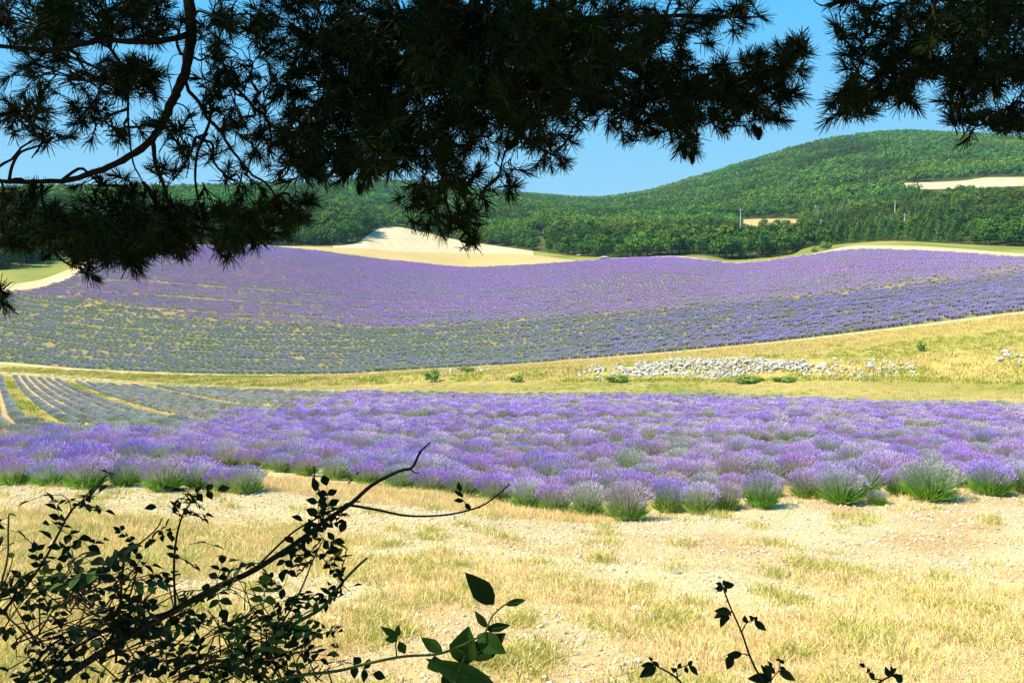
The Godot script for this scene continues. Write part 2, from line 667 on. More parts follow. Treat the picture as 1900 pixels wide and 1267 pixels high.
func gravel_tint(x: float, z: float) -> Color:
	var c := mixc(GRAVEL, Color(0.58, 0.43, 0.24), patch(x, z, 2.0))
	return mixc(c, ORANGE, smoothstep(0.6, 0.9, patch(x, z + 50.0, 1.8)) * smoothstep(-1.0, 3.0, x) * 0.8)

func soil_tint(x: float, z: float) -> Color:
	var c := mixc(Color(0.46, 0.33, 0.16), Color(0.60, 0.45, 0.24), patch(x, z, 3.0))
	c = mixc(c, Color(0.52, 0.28, 0.10), smoothstep(0.55, 0.8, patch(x, z + 31.0, 7.0)) * 0.7)
	if x < -10.0:
		c = mixc(c, Color(0.66, 0.40, 0.18), smoothstep(-10.0, -20.0, x) * 0.75)
	var s := strip_at(x, z)
	var g := mixc(Color(0.44, 0.36, 0.10), Color(0.24, 0.26, 0.04), smoothstep(0.45, 0.7, patch(x, z, 9.0)))
	return mixc(g, c, smoothstep(1.0, 1.5, s))

func valley_tint(x: float, z: float) -> Color:
	var c := mixc(MEADOW, Color(0.54, 0.42, 0.16), patch(x, z, 9.0))
	return mixc(c, GREENISH, smoothstep(0.55, 0.85, patch(x + 200.0, z, 14.0)))

func bank_tint(x: float, z: float) -> Color:
	return mixc(Color(0.48, 0.37, 0.12), Color(0.38, 0.35, 0.08), patch(x, z, 3.0))

func meadow_tint(x: float, z: float) -> Color:
	var c := mixc(Color(0.46, 0.36, 0.10), Color(0.52, 0.38, 0.14), patch(x, z, 12.0))
	return mixc(c, Color(0.33, 0.32, 0.07), smoothstep(0.55, 0.85, patch(x, z + 70.0, 16.0)) * 0.7)

func sand_tint(x: float, z: float) -> Color:
	return mixc(SAND, Color(0.58, 0.46, 0.22), patch(x, z, 4.0))

func far_soil_tint(x: float, z: float) -> Color:
	return mixc(Color(0.36, 0.26, 0.11), Color(0.25, 0.22, 0.08), smoothstep(0.3, 0.6, patch(x, z, 10.0)))

func wheat_tint(x: float, z: float) -> Color:
	var lines := 0.5 + 0.5 * sin((z - x * 0.1) * 1.1 + 2.0 * noise.get_noise_2d(x, z))
	return mixc(mixc(Color(0.60, 0.43, 0.19), Color(0.52, 0.37, 0.15), patch(x, z, 18.0)), Color(0.50, 0.40, 0.14), lines * 0.4)

func stubble_tint(x: float, z: float) -> Color:
	var lines := 0.5 + 0.5 * sin((x + z * 0.22) * 1.3 + 2.0 * noise.get_noise_2d(x, z))
	return mixc(mixc(Color(0.62, 0.50, 0.31), Color(0.55, 0.42, 0.22), patch(x, z, 25.0)), Color(0.66, 0.56, 0.38), lines * 0.55)

func verge_tint(x: float, z: float) -> Color:
	return mixc(Color(0.36, 0.33, 0.09), Color(0.20, 0.23, 0.05), patch(x, z, 16.0))

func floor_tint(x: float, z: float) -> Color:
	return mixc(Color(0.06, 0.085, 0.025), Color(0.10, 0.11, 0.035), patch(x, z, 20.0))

func build_ground() -> void:
	var pebbly := grain(FastNoiseLite.TYPE_CELLULAR, 0.045, 3, 3, 0.84, 1.0, 1024)
	var fine := grain(FastNoiseLite.TYPE_SIMPLEX_SMOOTH, 0.03, 5, 4, 0.86, 1.0, 1024)
	var m_gravel := earth(pebbly, 0.45, 2.0)
	var m_soil := earth(fine, 0.3, 0.0)
	var m_far := earth(fine, 0.05, 0.0)
	var start := PackedFloat64Array()
	for q in cols_u:
		start.append(log(1.5))
	var e_track := ragged(edge_of(gravel_list), 0.05, 2.0)
	var e_tlow := ragged(edge_of(tongue_low), 0.02, 3.0)
	e_tongue_top = edge_of(tongue_top)
	for i in cols_u.size():
		e_tongue_top[i] = maxf(e_tongue_top[i], e_tlow[i])
	band("dry_ground", start, e_track, 70, m_gravel, fore_tint)
	band("gravel_track", e_track, e_tlow, 24, m_gravel, gravel_tint)
	band("grass_verge", e_tlow, e_tongue_top, 8, m_soil, fore_tint)
	band("field_soil", e_tongue_top, edge_k(5), 110, m_soil, soil_tint)
	var e_path := edge_of([[-600, 674], [0, 690], [100, 695], [240, 706], [480, 718], [700, 726.5], [950, 730], [1420, 735], [1700, 748.5], [1900, 752.9], [2500, 765]])
	band("sandy_path", edge_k(5), e_path, 3, m_soil, sand_tint)
	band("valley_grass", e_path, edge_k(6), 24, m_soil, valley_tint)
	band("grass_bank", edge_k(6), edge_k(7), 10, m_soil, bank_tint)
	var e_margin := edge_of([[-600, 658], [0, 675.5], [120, 685.5], [240, 692.5], [350, 696], [480, 697.5], [620, 696], [700, 691.5], [950, 678], [1170, 661.5], [1420, 639], [1660, 612], [1900, 583], [2500, 525]])
	band("meadow", edge_k(7), e_margin, 20, m_soil, meadow_tint)
	band("sandy_margin", e_margin, edge_k(8), 3, m_soil, sand_tint)
	band("far_field_soil", edge_k(8), edge_k(10), 60, m_far, far_soil_tint)
	var e_beyond := edge_of([[-600, 570], [-200, 549], [0, 529], [60, 522], [130, 499], [160, 483], [240, 467], [300, 457], [440, 454], [500, 458], [540, 457], [660, 461], [760, 468], [870, 470], [950, 471], [1000, 474], [1085, 484.5], [1170, 477], [1240, 474.5], [1300, 479], [1360, 486.5], [1420, 483], [1500, 472], [1600, 455], [1700, 456.5], [1780, 461.5], [1900, 470], [2500, 490]])
	e_beyond = ragged(e_beyond, 0.006, 0.5)
	var ua := ray(478, 470).x
	var ub := ray(1088, 480).x
	band("sandy_track", edge_k(10), e_beyond, 3, m_soil, sand_tint, -9.0, ua)
	band("wheat_field", edge_k(10), e_beyond, 24, m_far, wheat_tint, ua - 0.0024, ub)
	band("sandy_track", edge_k(10), e_beyond, 3, m_soil, sand_tint, ub - 0.0024, 9.0)
	var uc := ray(618, 460).x
	var ud := ray(990, 470).x
	band("grass_slope", e_beyond, edge_k(11), 8, m_far, verge_tint, -9.0, uc)
	band("stubble_field", e_beyond, edge_k(11), 16, m_far, stubble_tint, uc - 0.0024, ud)
	band("grass_slope", e_beyond, edge_k(11), 8, m_far, verge_tint, ud - 0.0024, 9.0)
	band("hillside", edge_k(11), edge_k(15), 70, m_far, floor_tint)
	# the ground behind the photographer
	var st := SurfaceTool.new()
	st.begin(Mesh.PRIMITIVE_TRIANGLES)
	for j in 11:
		for i in 21:
			st.set_color(fore_tint(i * 1.7, j * 2.3))
			st.add_vertex(Vector3(-30.0 + 3.0 * i, -0.08 - (0.25 if j == 0 else 0.0), -1.6 + 3.0 * (10 - j) * -1.0 + 30.0))
	for j in 10:
		for i in 20:
			var a := j * 21 + i
			for q in [a, a + 21, a + 22, a, a + 22, a + 1]:
				st.add_index(q)
	st.generate_normals()
	var o := MeshInstance3D.new()
	o.name = "ground"
	o.mesh = st.commit()
	o.material_override = m_gravel
	o.set_meta("kind", "structure")
	add_child(o)

# ---------------------------------------------------------------- fields and clearings on the hills
func clearing(called: String, low: Array, high: Array, tint: Callable) -> void:
	var a := curve3(low)
	var b := curve3(high)
	var st := SurfaceTool.new()
	st.begin(Mesh.PRIMITIVE_TRIANGLES)
	var n := 40
	for j in 7:
		for i in n + 1:
			var u := lerpf(a[0].x, a[-1].x, float(i) / n)
			var l := meet(u, lerpf(along(a, u).x, along(b, u).x, j / 6.0))
			var z := exp(l)
			st.set_color(tint.call(u * z, z))
			st.add_vertex(ground(u * z, z) + Vector3.UP * 0.25)
	for j in 6:
		for i in n:
			var q := j * (n + 1) + i
			for k in [q, q + n + 1, q + n + 2, q, q + n + 2, q + 1]:
				st.add_index(k)
	st.generate_normals()
	var o := MeshInstance3D.new()
	o.name = numbered(called)
	o.mesh = st.commit()
	o.material_override = earth(grain(FastNoiseLite.TYPE_SIMPLEX_SMOOTH, 0.03, 4, 14, 0.8, 1.0, 256), 0.05, 0.0)
	o.set_meta("kind", "structure")
	add_child(o)

func build_fields() -> void:
	clearing("hill_field", [[1664, 346], [1720, 352], [1800, 350], [1900, 346], [2100, 340]], [[1664, 340.5], [1720, 339], [1790, 335.5], [1830, 330], [1900, 329], [2100, 326]], stubble_tint)
	clearing("hill_field", [[1380, 415], [1420, 425], [1450, 425], [1490, 414]], [[1380, 408], [1420, 406.5], [1460, 406.5], [1490, 409]], wheat_tint)

# ---------------------------------------------------------------- woods
func in_clearing(px: float, py: float) -> bool:
	if px > 1655 and py > 327 and py < 366 and px < 2100:
		return py > lerpf(338.0, 327.0, clampf((px - 1700.0) / 130.0, 0.0, 1.0)) and py < lerpf(352.0, 366.0, clampf((px - 1660.0) / 80.0, 0.0, 1.0))
	return px > 1374 and px < 1494 and py > 405 and py < 436

func to_px(p: Vector3) -> Vector2:
	var d := p - EYE
	var f := -d.z * cp - d.y * sp
	var up := d.y * cp - d.z * sp
	up = d.y * cp + -d.z * sp * 1.0
	return Vector2(950.0 + FPX * d.x / f, 633.5 - FPX * up / f)

const OAK := [Color(0.08, 0.185, 0.03), Color(0.11, 0.225, 0.035), Color(0.065, 0.145, 0.028), Color(0.14, 0.255, 0.04)]
const FIR := [Color(0.13, 0.25, 0.05), Color(0.10, 0.20, 0.045), Color(0.16, 0.28, 0.06)]

func build_forest() -> void:
	var near_crowns := []
	var far_crowns := []
	for k in 4:
		near_crowns.append(crown_mesh(22, 34, 0.052, OAK, 0))
	for k in 4:
		far_crowns.append(crown_mesh(12, 14, 0.085, OAK, 0))
	near_crowns.append(crown_mesh(26, 22, 0.045, FIR, 1))
	far_crowns.append(crown_mesh(14, 8, 0.085, FIR, 1))
	var trunk := trunk_mesh(0.7, 0.03)
	var front := []
	var where := [[], [], [], [], []]
	var tints := [[], [], [], [], []]
	var near_where := [[], [], [], [], []]
	var near_tints := [[], [], [], [], []]
	var z := 275.0
	while z < 1560.0:
		var step := 4.9 if z < 480.0 else (5.3 if z < 800.0 else 6.0)
		var x := -0.72 * z
		while x < 0.74 * z:
			x += step
			var xx := x + rf(-0.45, 0.45) * step
			var zz := z + rf(-0.45, 0.45) * step
			var u := xx / zz
			var l := log(zz)
			var l0 := knot(11, u)
			if l < l0 or l > knot(NK - 2, u) + 0.05:
				continue
			var p := ground(xx, zz)
			var q := to_px(p)
			if in_clearing(q.x, q.y):
				continue
			if rf(0, 1) < 0.05:
				continue
			var blocks := false
			for s in poles:
				if absf(q.x - s[0]) < 8.0 and zz < s[2] + 3.0 and zz > s[2] - 85.0:
					blocks = true
			if blocks:
				continue
			var k := rng.randi() % 4
			var broad := smoothstep(0.22, 0.78, 0.65 * patch(xx, zz, 38.0) + 0.35 * patch(xx + 500.0, zz, 150.0))
			var h := rf(3.8, 7.8) * lerpf(0.85, 1.15, broad)
			if q.x > 480.0 and q.x < 690.0 and zz < 470.0:
				h *= 1.45
			if q.x < 170.0 and zz < 380.0:
				h *= 1.3
			if q.x > 1100 and q.x < 1490 and zz < 360:
				h *= 1.3
			var w := rf(0.85, 1.25)
			if q.x > 1500 and q.x < 1790 and q.y > 378 and q.y < 452 and patch(xx, zz, 25.0) > 0.36:
				k = 4
				h = rf(5.0, 7.5)
				w = rf(0.75, 0.95)
			var g := rf(0.84, 1.16) * lerpf(0.58, 1.22, broad) * (0.78 if zz < 480.0 else 0.95) * (0.8 if q.x < 700.0 and zz < 480.0 else 1.0)
			var warm := rf(-0.12, 0.16) + (patch(xx + 900.0, zz, 90.0) - 0.5) * 0.5 + 0.05
			var tint := Color(g * (1.0 + warm), g, g * (1.0 - warm * 0.6))
			var t := turned(p + Vector3.DOWN * 0.2, Vector3(h * w, h, h * w), rf(0, TAU))
			var edge := zz - exp(l0)
			if edge < 16.0 and absf(u) < 0.56 and zz < 430.0:
				front.append([edge * 2.0 + zz * 0.5, t, k, g * (1.0 + warm), q])
			elif zz < 520.0:
				near_where[k].append(t)
				near_tints[k].append(tint)
			else:
				where[k].append(t)
				tints[k].append(tint)
		z += step
	front.sort_custom(func(a, b): return a[0] < b[0])
	var mats := []
	for k in 3:
		var m: StandardMaterial3D = m_tree.duplicate()
		m.albedo_color = [Color(0.82, 0.84, 0.84), Color(0.95, 0.95, 0.93), Color(1.0, 1.0, 0.9)][k]
		mats.append(m)
	var kept := front.slice(0, 290)
	for f in front.slice(290):
		near_where[f[2]].append(f[1])
		near_tints[f[2]].append(Color(f[3], f[3], f[3]))
	kept.sort_custom(func(a, b): return a[4].x < b[4].x)
	var count := {}
	for f in kept:
		var px: float = f[4].x
		var place := "far left hill foot" if px < 330 else ("rise left of the stubble" if px < 680 else ("edge beside the stubble field" if px < 1010 else ("dense wood edge right of centre" if px < 1500 else "far right wood edge")))
		count[place] = count.get(place, 0) + 1
		var tone := 0 if f[3] < 0.85 else (1 if f[3] < 1.05 else 2)
		var look: String = ["dark green", "mid green", "pale green"][tone] + (" bushy tree, " if f[2] < 4 else " young conifer, ")
		var o := thing("broadleaf_tree" if f[2] < 4 else "young_conifer", look + nth(count[place]) + " from left along the " + place, "tree", Vector3.ZERO, "trees along the " + place)
		o.transform = f[1]
		part(o, "trunk", trunk, m_bark)
		part(o, "crown", near_crowns[f[2]], mats[tone])
	var wood := thing("forest", "dense green woodland covering the hills behind the lavender fields", "woodland")
	wood.set_meta("kind", "stuff")
	for k in 5:
		scatter(wood, "trees", near_crowns[k], m_tree, near_where[k], near_tints[k])
		scatter(wood, "trees", far_crowns[k], m_tree, where[k], tints[k])
	# shrubs that stand alone
	var bush := crown_mesh(14, 40, 0.06, [Color(0.16, 0.27, 0.05), Color(0.12, 0.22, 0.05), Color(0.20, 0.30, 0.07)], 0)
	var list := [
		[801, 709, 36, 26, "bright green leafy shrub at the left end of the white stones"], [1711, 652, 22, 20, "small dark green bush alone on the dry meadow above the stones"],
		[868, 690, 44, 12, "low green bramble lying over the small white stones"], [958, 709, 34, 14, "olive green low shrub on the bank left of the stone heap"],
		[1145, 709, 56, 14, "dark green low shrub at the left foot of the stone heap"], [1390, 709, 80, 12, "broad olive green scrub at the right foot of the stone heap"], [1455, 708, 60, 10, "green scrub where the stone heap thins out on the right"],
		[865, 466, 10, 6, "tiny green bush on the rim of the pale stubble field"], [1532, 463, 26, 16, "round green bush on the grass slope right of the dense wood"], [1511, 468, 20, 10, "small green bush below the round one on the grass slope"]]
	for s in list:
		var p := on_ground(s[0], s[1])
		var zz := -p.z
		var o := thing("shrub", s[4], "shrub", p)
		var b := part(o, "foliage", bush, m_tree)
		b.transform = turned(Vector3(0, -0.2 * s[3] * zz / FPX, 0), Vector3(s[2], s[3] * 1.25, s[2]) * zz / FPX, rf(0, TAU))
		fresh()
		for k in 3:
			tube([Vector3(0, -0.05, 0), Vector3(rf(-0.1, 0.1), s[3] * 0.5 * zz / FPX, rf(-0.1, 0.1))], [0.03, 0.015], 4, Color(0.12, 0.09, 0.06))
		part(o, "stem", flat_mesh(), m_bark)

# ---------------------------------------------------------------- lavender
func lav_mesh(leaves: int, heads: int, r: float, h: float, lw: float, fw: float, fl: float, cols: Array, leaf := LEAF) -> ArrayMesh:
	fresh()
	lav_leaves(leaves, r, h, lw, leaf)
	lav_flowers(heads, r, h, fw, fl, STEM, cols)
	return flat_mesh()

func build_far_lavender() -> void:
	var meshes := []
	for k in 3:
		meshes.append(lav_mesh(10, 36, 0.5, 0.55, 0.15, 0.10, 0.16, [PURPLE, LILAC, SILVER][k], GREY_LEAF))
	var where := [[], [], []]
	var tints := [[], [], []]
	var split := curve3(far_split)
	var row := 0
	while row < 150:
		var off := 0.7 + row * 1.72
		var u := -0.68 - rf(0, 0.01)
		while u < 0.68:
			var z := exp(knot(8, u)) + off + rf(-0.07, 0.07)
			u += 0.80 / z * rf(0.6, 1.4)
			if log(z) > knot(10, u) - 0.004:
				u += 2.0 / z
				continue
			var l := log(z)
			var x := u * z
			var d := (v_at(u, l) - along(split, u).x) * FPX      # photo pixels above the change from young to old plants
			var wob := (patch(x, z, 14.0) - 0.5) * 14.0
			var k := 0
			var keep := 0.985
			var g := rf(0.83, 0.92)
			var tint := Color(g, g, g)
			if d + wob < 0.0:
				var right := smoothstep(-0.1, 0.35, u)
				k = 1 if rf(0, 1) < 0.15 + right * 0.55 else 2
				tint = Color(g * 0.78, g * lerpf(0.88, 0.80, right), g * lerpf(0.86, 1.0, right))
				keep = 0.96 if patch(x, z, 4.0) > lerpf(0.30, 0.05, smoothstep(-0.45, -0.1, u)) else 0.55
				if patch(x + 50, z, 6.0) > 0.6:
					tint = Color(tint.r * 0.95, tint.g * 1.0, tint.b * 0.78)
			elif d + wob < 9.0:
				keep = 0.62
				k = 1
				tint = Color(g * 0.95, g * 0.95, g * 0.8)
			else:
				var deep := smoothstep(0.35, 0.7, patch(x, z, 22.0))
				tint = Color(g * lerpf(0.96, 1.02, deep), g * lerpf(1.0, 0.94, deep), g * lerpf(0.94, 1.0, deep))
				if d < 45.0 and rf(0, 1) < 0.55 * (1.0 - d / 45.0):
					k = 1
					tint = Color(g * 0.85, g * 0.92, g * 0.75)
			if (d < 0.0 and row % 5 == 3) or (d >= 0.0 and d < 70.0 and row % 9 == 4):
				keep = 0.12 if patch(x + 77.0, z, 18.0) > 0.35 else 0.5
			if rf(0, 1) > keep:
				continue
			var s := rf(0.85, 1.2) * (1.0 if k < 2 or d > 0 else 0.86)
			where[k].append(turned(ground(x, z) + Vector3.DOWN * 0.04, Vector3(s * 1.35, s * rf(0.85, 1.1), s * (1.45 if d > 0 else 0.95)), 0.0))
			tints[k].append(tint)
		row += 1
	var o := thing("far_lavender", "great sloping lavender field in rows beyond the valley, blue-green below and purple above", "lavender field")
	o.set_meta("kind", "stuff")
	for k in 3:
		scatter(o, "lavender_rows", meshes[k], m_plant, where[k], tints[k])

func build_near_lavender() -> void:
	# three distances, three looks; near ones in several shapes
	var near_leaf := []
	var near_flower := [[], [], []]
	for s in 4:
		fresh()
		lav_leaves(420, 0.5, 0.6, 0.015, LEAF)
		near_leaf.append(flat_mesh())
		for k in 3:
			fresh()
			lav_flowers(620, 0.5, 0.6, 0.0155, 0.055, STEM, [PURPLE, LILAC, SILVER][k])
			near_flower[k].append(flat_mesh())
	var mid := []
	var low := []
	var fine := []
	for k in 3:
		fine.append(lav_mesh(330, 560, 0.5, 0.6, 0.016, 0.0165, 0.056, [PURPLE, LILAC, SILVER][k]))
		mid.append(lav_mesh(110, 300, 0.5, 0.6, 0.03, 0.028, 0.08, [PURPLE, LILAC, SILVER][k]))
		low.append(lav_mesh(24, 80, 0.5, 0.6, 0.07, 0.06, 0.13, [PURPLE, LILAC, SILVER][k], GREY_LEAF if k == 2 else LEAF))
	var shade := []
	for k in 5:
		var m: StandardMaterial3D = m_plant.duplicate()
		m.albedo_color = [Color(1, 1, 1), Color(0.93, 0.93, 1.0), Color(1.0, 0.94, 0.97), Color(0.9, 0.94, 0.9), Color(0.97, 0.9, 1.0)][k]
		shade.append(m)
	var m_fol := []
	for k in 3:
		var m: StandardMaterial3D = m_plant.duplicate()
		m.albedo_color = [Color(1, 1, 1), Color(0.88, 1.0, 0.8), Color(0.9, 0.92, 1.0)][k]
		m_fol.append(m)
	# the front row, plant by plant: photo x, foot y, width, height in photo pixels, look 0 purple 1 lilac 2 silvery
	var front := [
		[28, 896, 92, 56, 0, "at the left end of the front row"], [96, 901, 96, 54, 1, "second from the left of the front row"],
		[160, 906, 110, 66, 1, "third from the left, wide and shaggy"], [236, 902, 88, 56, 0, "fourth from the left of the front row"],
		[303, 908, 104, 64, 2, "with a dark green core, left row"], [371, 904, 82, 56, 1, "third from the end of the left row"],
		[416, 908, 84, 54, 0, "next to the end of the left row"], [455, 914, 88, 58, 0, "at the end of the short left row"],
		[520, 876, 62, 40, 1, "first of the long front row"], [568, 882, 66, 44, 0, "second of the long front row"],
		[622, 890, 74, 48, 1, "behind the bent rose stem"], [682, 899, 76, 50, 0, "left of the curled twig tip"],
		[742, 909, 84, 54, 1, "under the curled twig tip"], [800, 915, 84, 54, 0, "right of the curled twig tip"],
		[858, 922, 88, 58, 1, "behind the three leaves on the twig"], [920, 931, 92, 62, 0, "behind the arching twig tip"],
		[980, 942, 92, 66, 1, "two right of the arching twig"], [1030, 950, 84, 64, 0, "three right of the arching twig"],
		[1090, 957, 92, 72, 2, "tall and silvery left of the corner"], [1165, 968, 108, 84, 2, "at the front corner of the field"],
		[1243, 950, 92, 74, 0, "first right of the front corner"], [1300, 952, 84, 70, 1, "second right of the front corner"],
		[1348, 946, 70, 62, 2, "small and green above the orange earth"], [1413, 943, 84, 78, 0, "like a bright green cushion"],
		[1496, 926, 84, 64, 1, "right of the bright green cushion"], [1560, 933, 110, 74, 1, "broadest but one of the right row"],
		[1628, 934, 50, 30, 2, "tiny and yellow-green, right row"], [1668, 922, 70, 60, 0, "left of the largest silvery plant"],
		[1726, 928, 132, 84, 2, "largest and domed in the right row"], [1836, 918, 104, 72, 0, "dark footed near the right edge"],
		[1905, 914, 90, 66, 1, "cut by the right edge of the photo"]]
	var kinds := ["vivid purple", "pale lilac", "silvery grey-green"]
	var taken := []
	var ranks := []
	for f in front:
		var p := on_ground(f[0], f[1])
		var zz := -p.z
		var s: float = f[2] * zz / FPX
		var o := thing("lavender_bush", kinds[f[4]] + " lavender bush " + f[5], "lavender bush", p, "lavender bushes of the front row")
		o.rotation.y = rf(0, TAU)
		o.scale = Vector3(s, f[3] * zz / FPX / 0.6 * 0.92, s)
		var bare: float = 1.1 if f[4] != 2 else 1.12
		part(o, "foliage", near_leaf[rng.randi() % 4], m_fol[rng.randi() % 2], turned(Vector3.ZERO, Vector3(bare, 1.15, bare), 0))
		part(o, "flower_stalks", near_flower[f[4]][rng.randi() % 4], shade[rng.randi() % 5])
		taken.append(Vector2(p.x, zz))
		ranks.append(0)
	# the rows behind
	var spots := []
	for r in range(-3, 75):
		if posmod(r, 7) == 0:
			continue
		var off := 18.0 + r * 1.72
		var x := -80.0
		while x < 62.0:
			var slope := (row_z(x + 0.25) - row_z(x - 0.25)) * 2.0
			x += lerpf(0.43, 0.80, smoothstep(-9.0, -16.0, x)) / sqrt(1.0 + slope * slope) * rf(0.85, 1.15)
			var z := row_z(x) + off + rf(-0.12, 0.12)
			if z < 9.0 or absf(x / z) > 0.72:
				continue
			var u := x / z
			var i := clampi(int((u + 0.5796) / 0.0036) + 21, 0, cols_u.size() - 1)
			var l := log(z)
			if l < front_edge(u) + 0.012 or l > knot(5, u) - 0.006:
				continue
			if rf(0, 1) < 0.03:
				continue
			spots.append([z, x, u])
	spots.sort_custom(func(a, b): return a[0] < b[0])
	var where := [[], [], [], [], [], [], [], [], []]
	var tints := [[], [], [], [], [], [], [], [], []]
	var singles := 0
	for q in spots:
		var z: float = q[0]
		var x: float = q[1]
		var clash := false
		if z < 15.0:
			for t in taken:
				if t.distance_to(Vector2(x, z)) < 0.34:
					clash = true
					break
		if clash:
			continue
		var young := smoothstep(-0.16, -0.05, log(z) - knot(5, q[2])) if x > -10.5 else smoothstep(-10.5, -16.5, x + 4.0 * (patch(x, z, 5.0) - 0.5))
		var b := patch(x, z, 2.2)
		var faded := patch(x + 300.0, z, 3.5)
		var k := 0
		var roll := rf(0, 1)
		if roll < young * 0.92:
			k = 2
		elif roll < 0.30 + 0.35 * (b - 0.5) + (0.1 if z < 25.0 else 0.0):
			k = 1
		elif roll > 0.99 - 0.32 * smoothstep(0.4, 0.75, faded):
			k = 2
		var s := rf(0.56, 0.86) * (lerpf(0.95, 0.84, smoothstep(-9.0, -16.0, x)) if young > 0.5 else 1.0)
		var hh := s * rf(0.9, 1.15) * (0.8 if young > 0.5 else 1.0)
		var p := ground(x, z) + Vector3.DOWN * 0.02
		if singles < 264 and absf(q[2]) < 0.56:
			singles += 1
			var near := 0
			for j in taken.size():
				if absf(taken[j].x / taken[j].y - q[2]) < absf(taken[near].x / taken[near].y - q[2]):
					near = j
			ranks[near] += 1
			var o := thing("lavender_bush", "%s lavender bush, %s behind the one %s" % [kinds[k], nth(ranks[near]), front[near][5]], "lavender bush", p, "lavender bushes behind the front row")
			o.rotation.y = rf(0, TAU)
			o.scale = Vector3(s, hh, s)
			part(o, "foliage", near_leaf[rng.randi() % 4], m_fol[rng.randi() % 3])
			part(o, "flower_stalks", near_flower[k][rng.randi() % 4], shade[rng.randi() % 5])
			continue
		var g := rf(0.85, 1.1)
		var tint := Color(g, g, g * rf(0.92, 1.04))
		if young > 0.5:
			g = rf(0.7, 1.1)
			tint = Color(g * rf(0.82, 0.92), g * rf(0.93, 1.0), g * rf(0.80, 0.98))
		var at := k + (6 if z < 24.0 else (0 if z < 46.0 else 3))
		where[at].append(turned(p, Vector3(s, hh, s), rf(0, TAU), rf(-0.08, 0.08), rf(0, TAU)))
		tints[at].append(tint)
	var o2 := thing("near_lavender", "rows of lavender bushes filling the near field behind the front plants", "lavender field")
	o2.set_meta("kind", "stuff")
	for k in 9:
		scatter(o2, "lavender_rows", (mid + low + fine)[k], m_plant, where[k], tints[k])

func nth(n: int) -> String:
	var words := ["first", "second", "third", "fourth", "fifth", "sixth", "seventh", "eighth", "ninth", "tenth", "eleventh", "twelfth"]
	return words[n - 1] if n <= 12 else "%d%s" % [n, "st" if n % 10 == 1 and n % 100 != 11 else ("nd" if n % 10 == 2 and n % 100 != 12 else ("rd" if n % 10 == 3 and n % 100 != 13 else "th"))]

func front_edge(u: float) -> float:
	var lo := 0
	var hi := cols_u.size() - 1
	while hi - lo > 1:
		var m := (lo + hi) / 2
		if cols_u[m] <= u:
			lo = m
		else:
			hi = m
	return maxf(e_tongue_top[lo], e_tongue_top[hi])

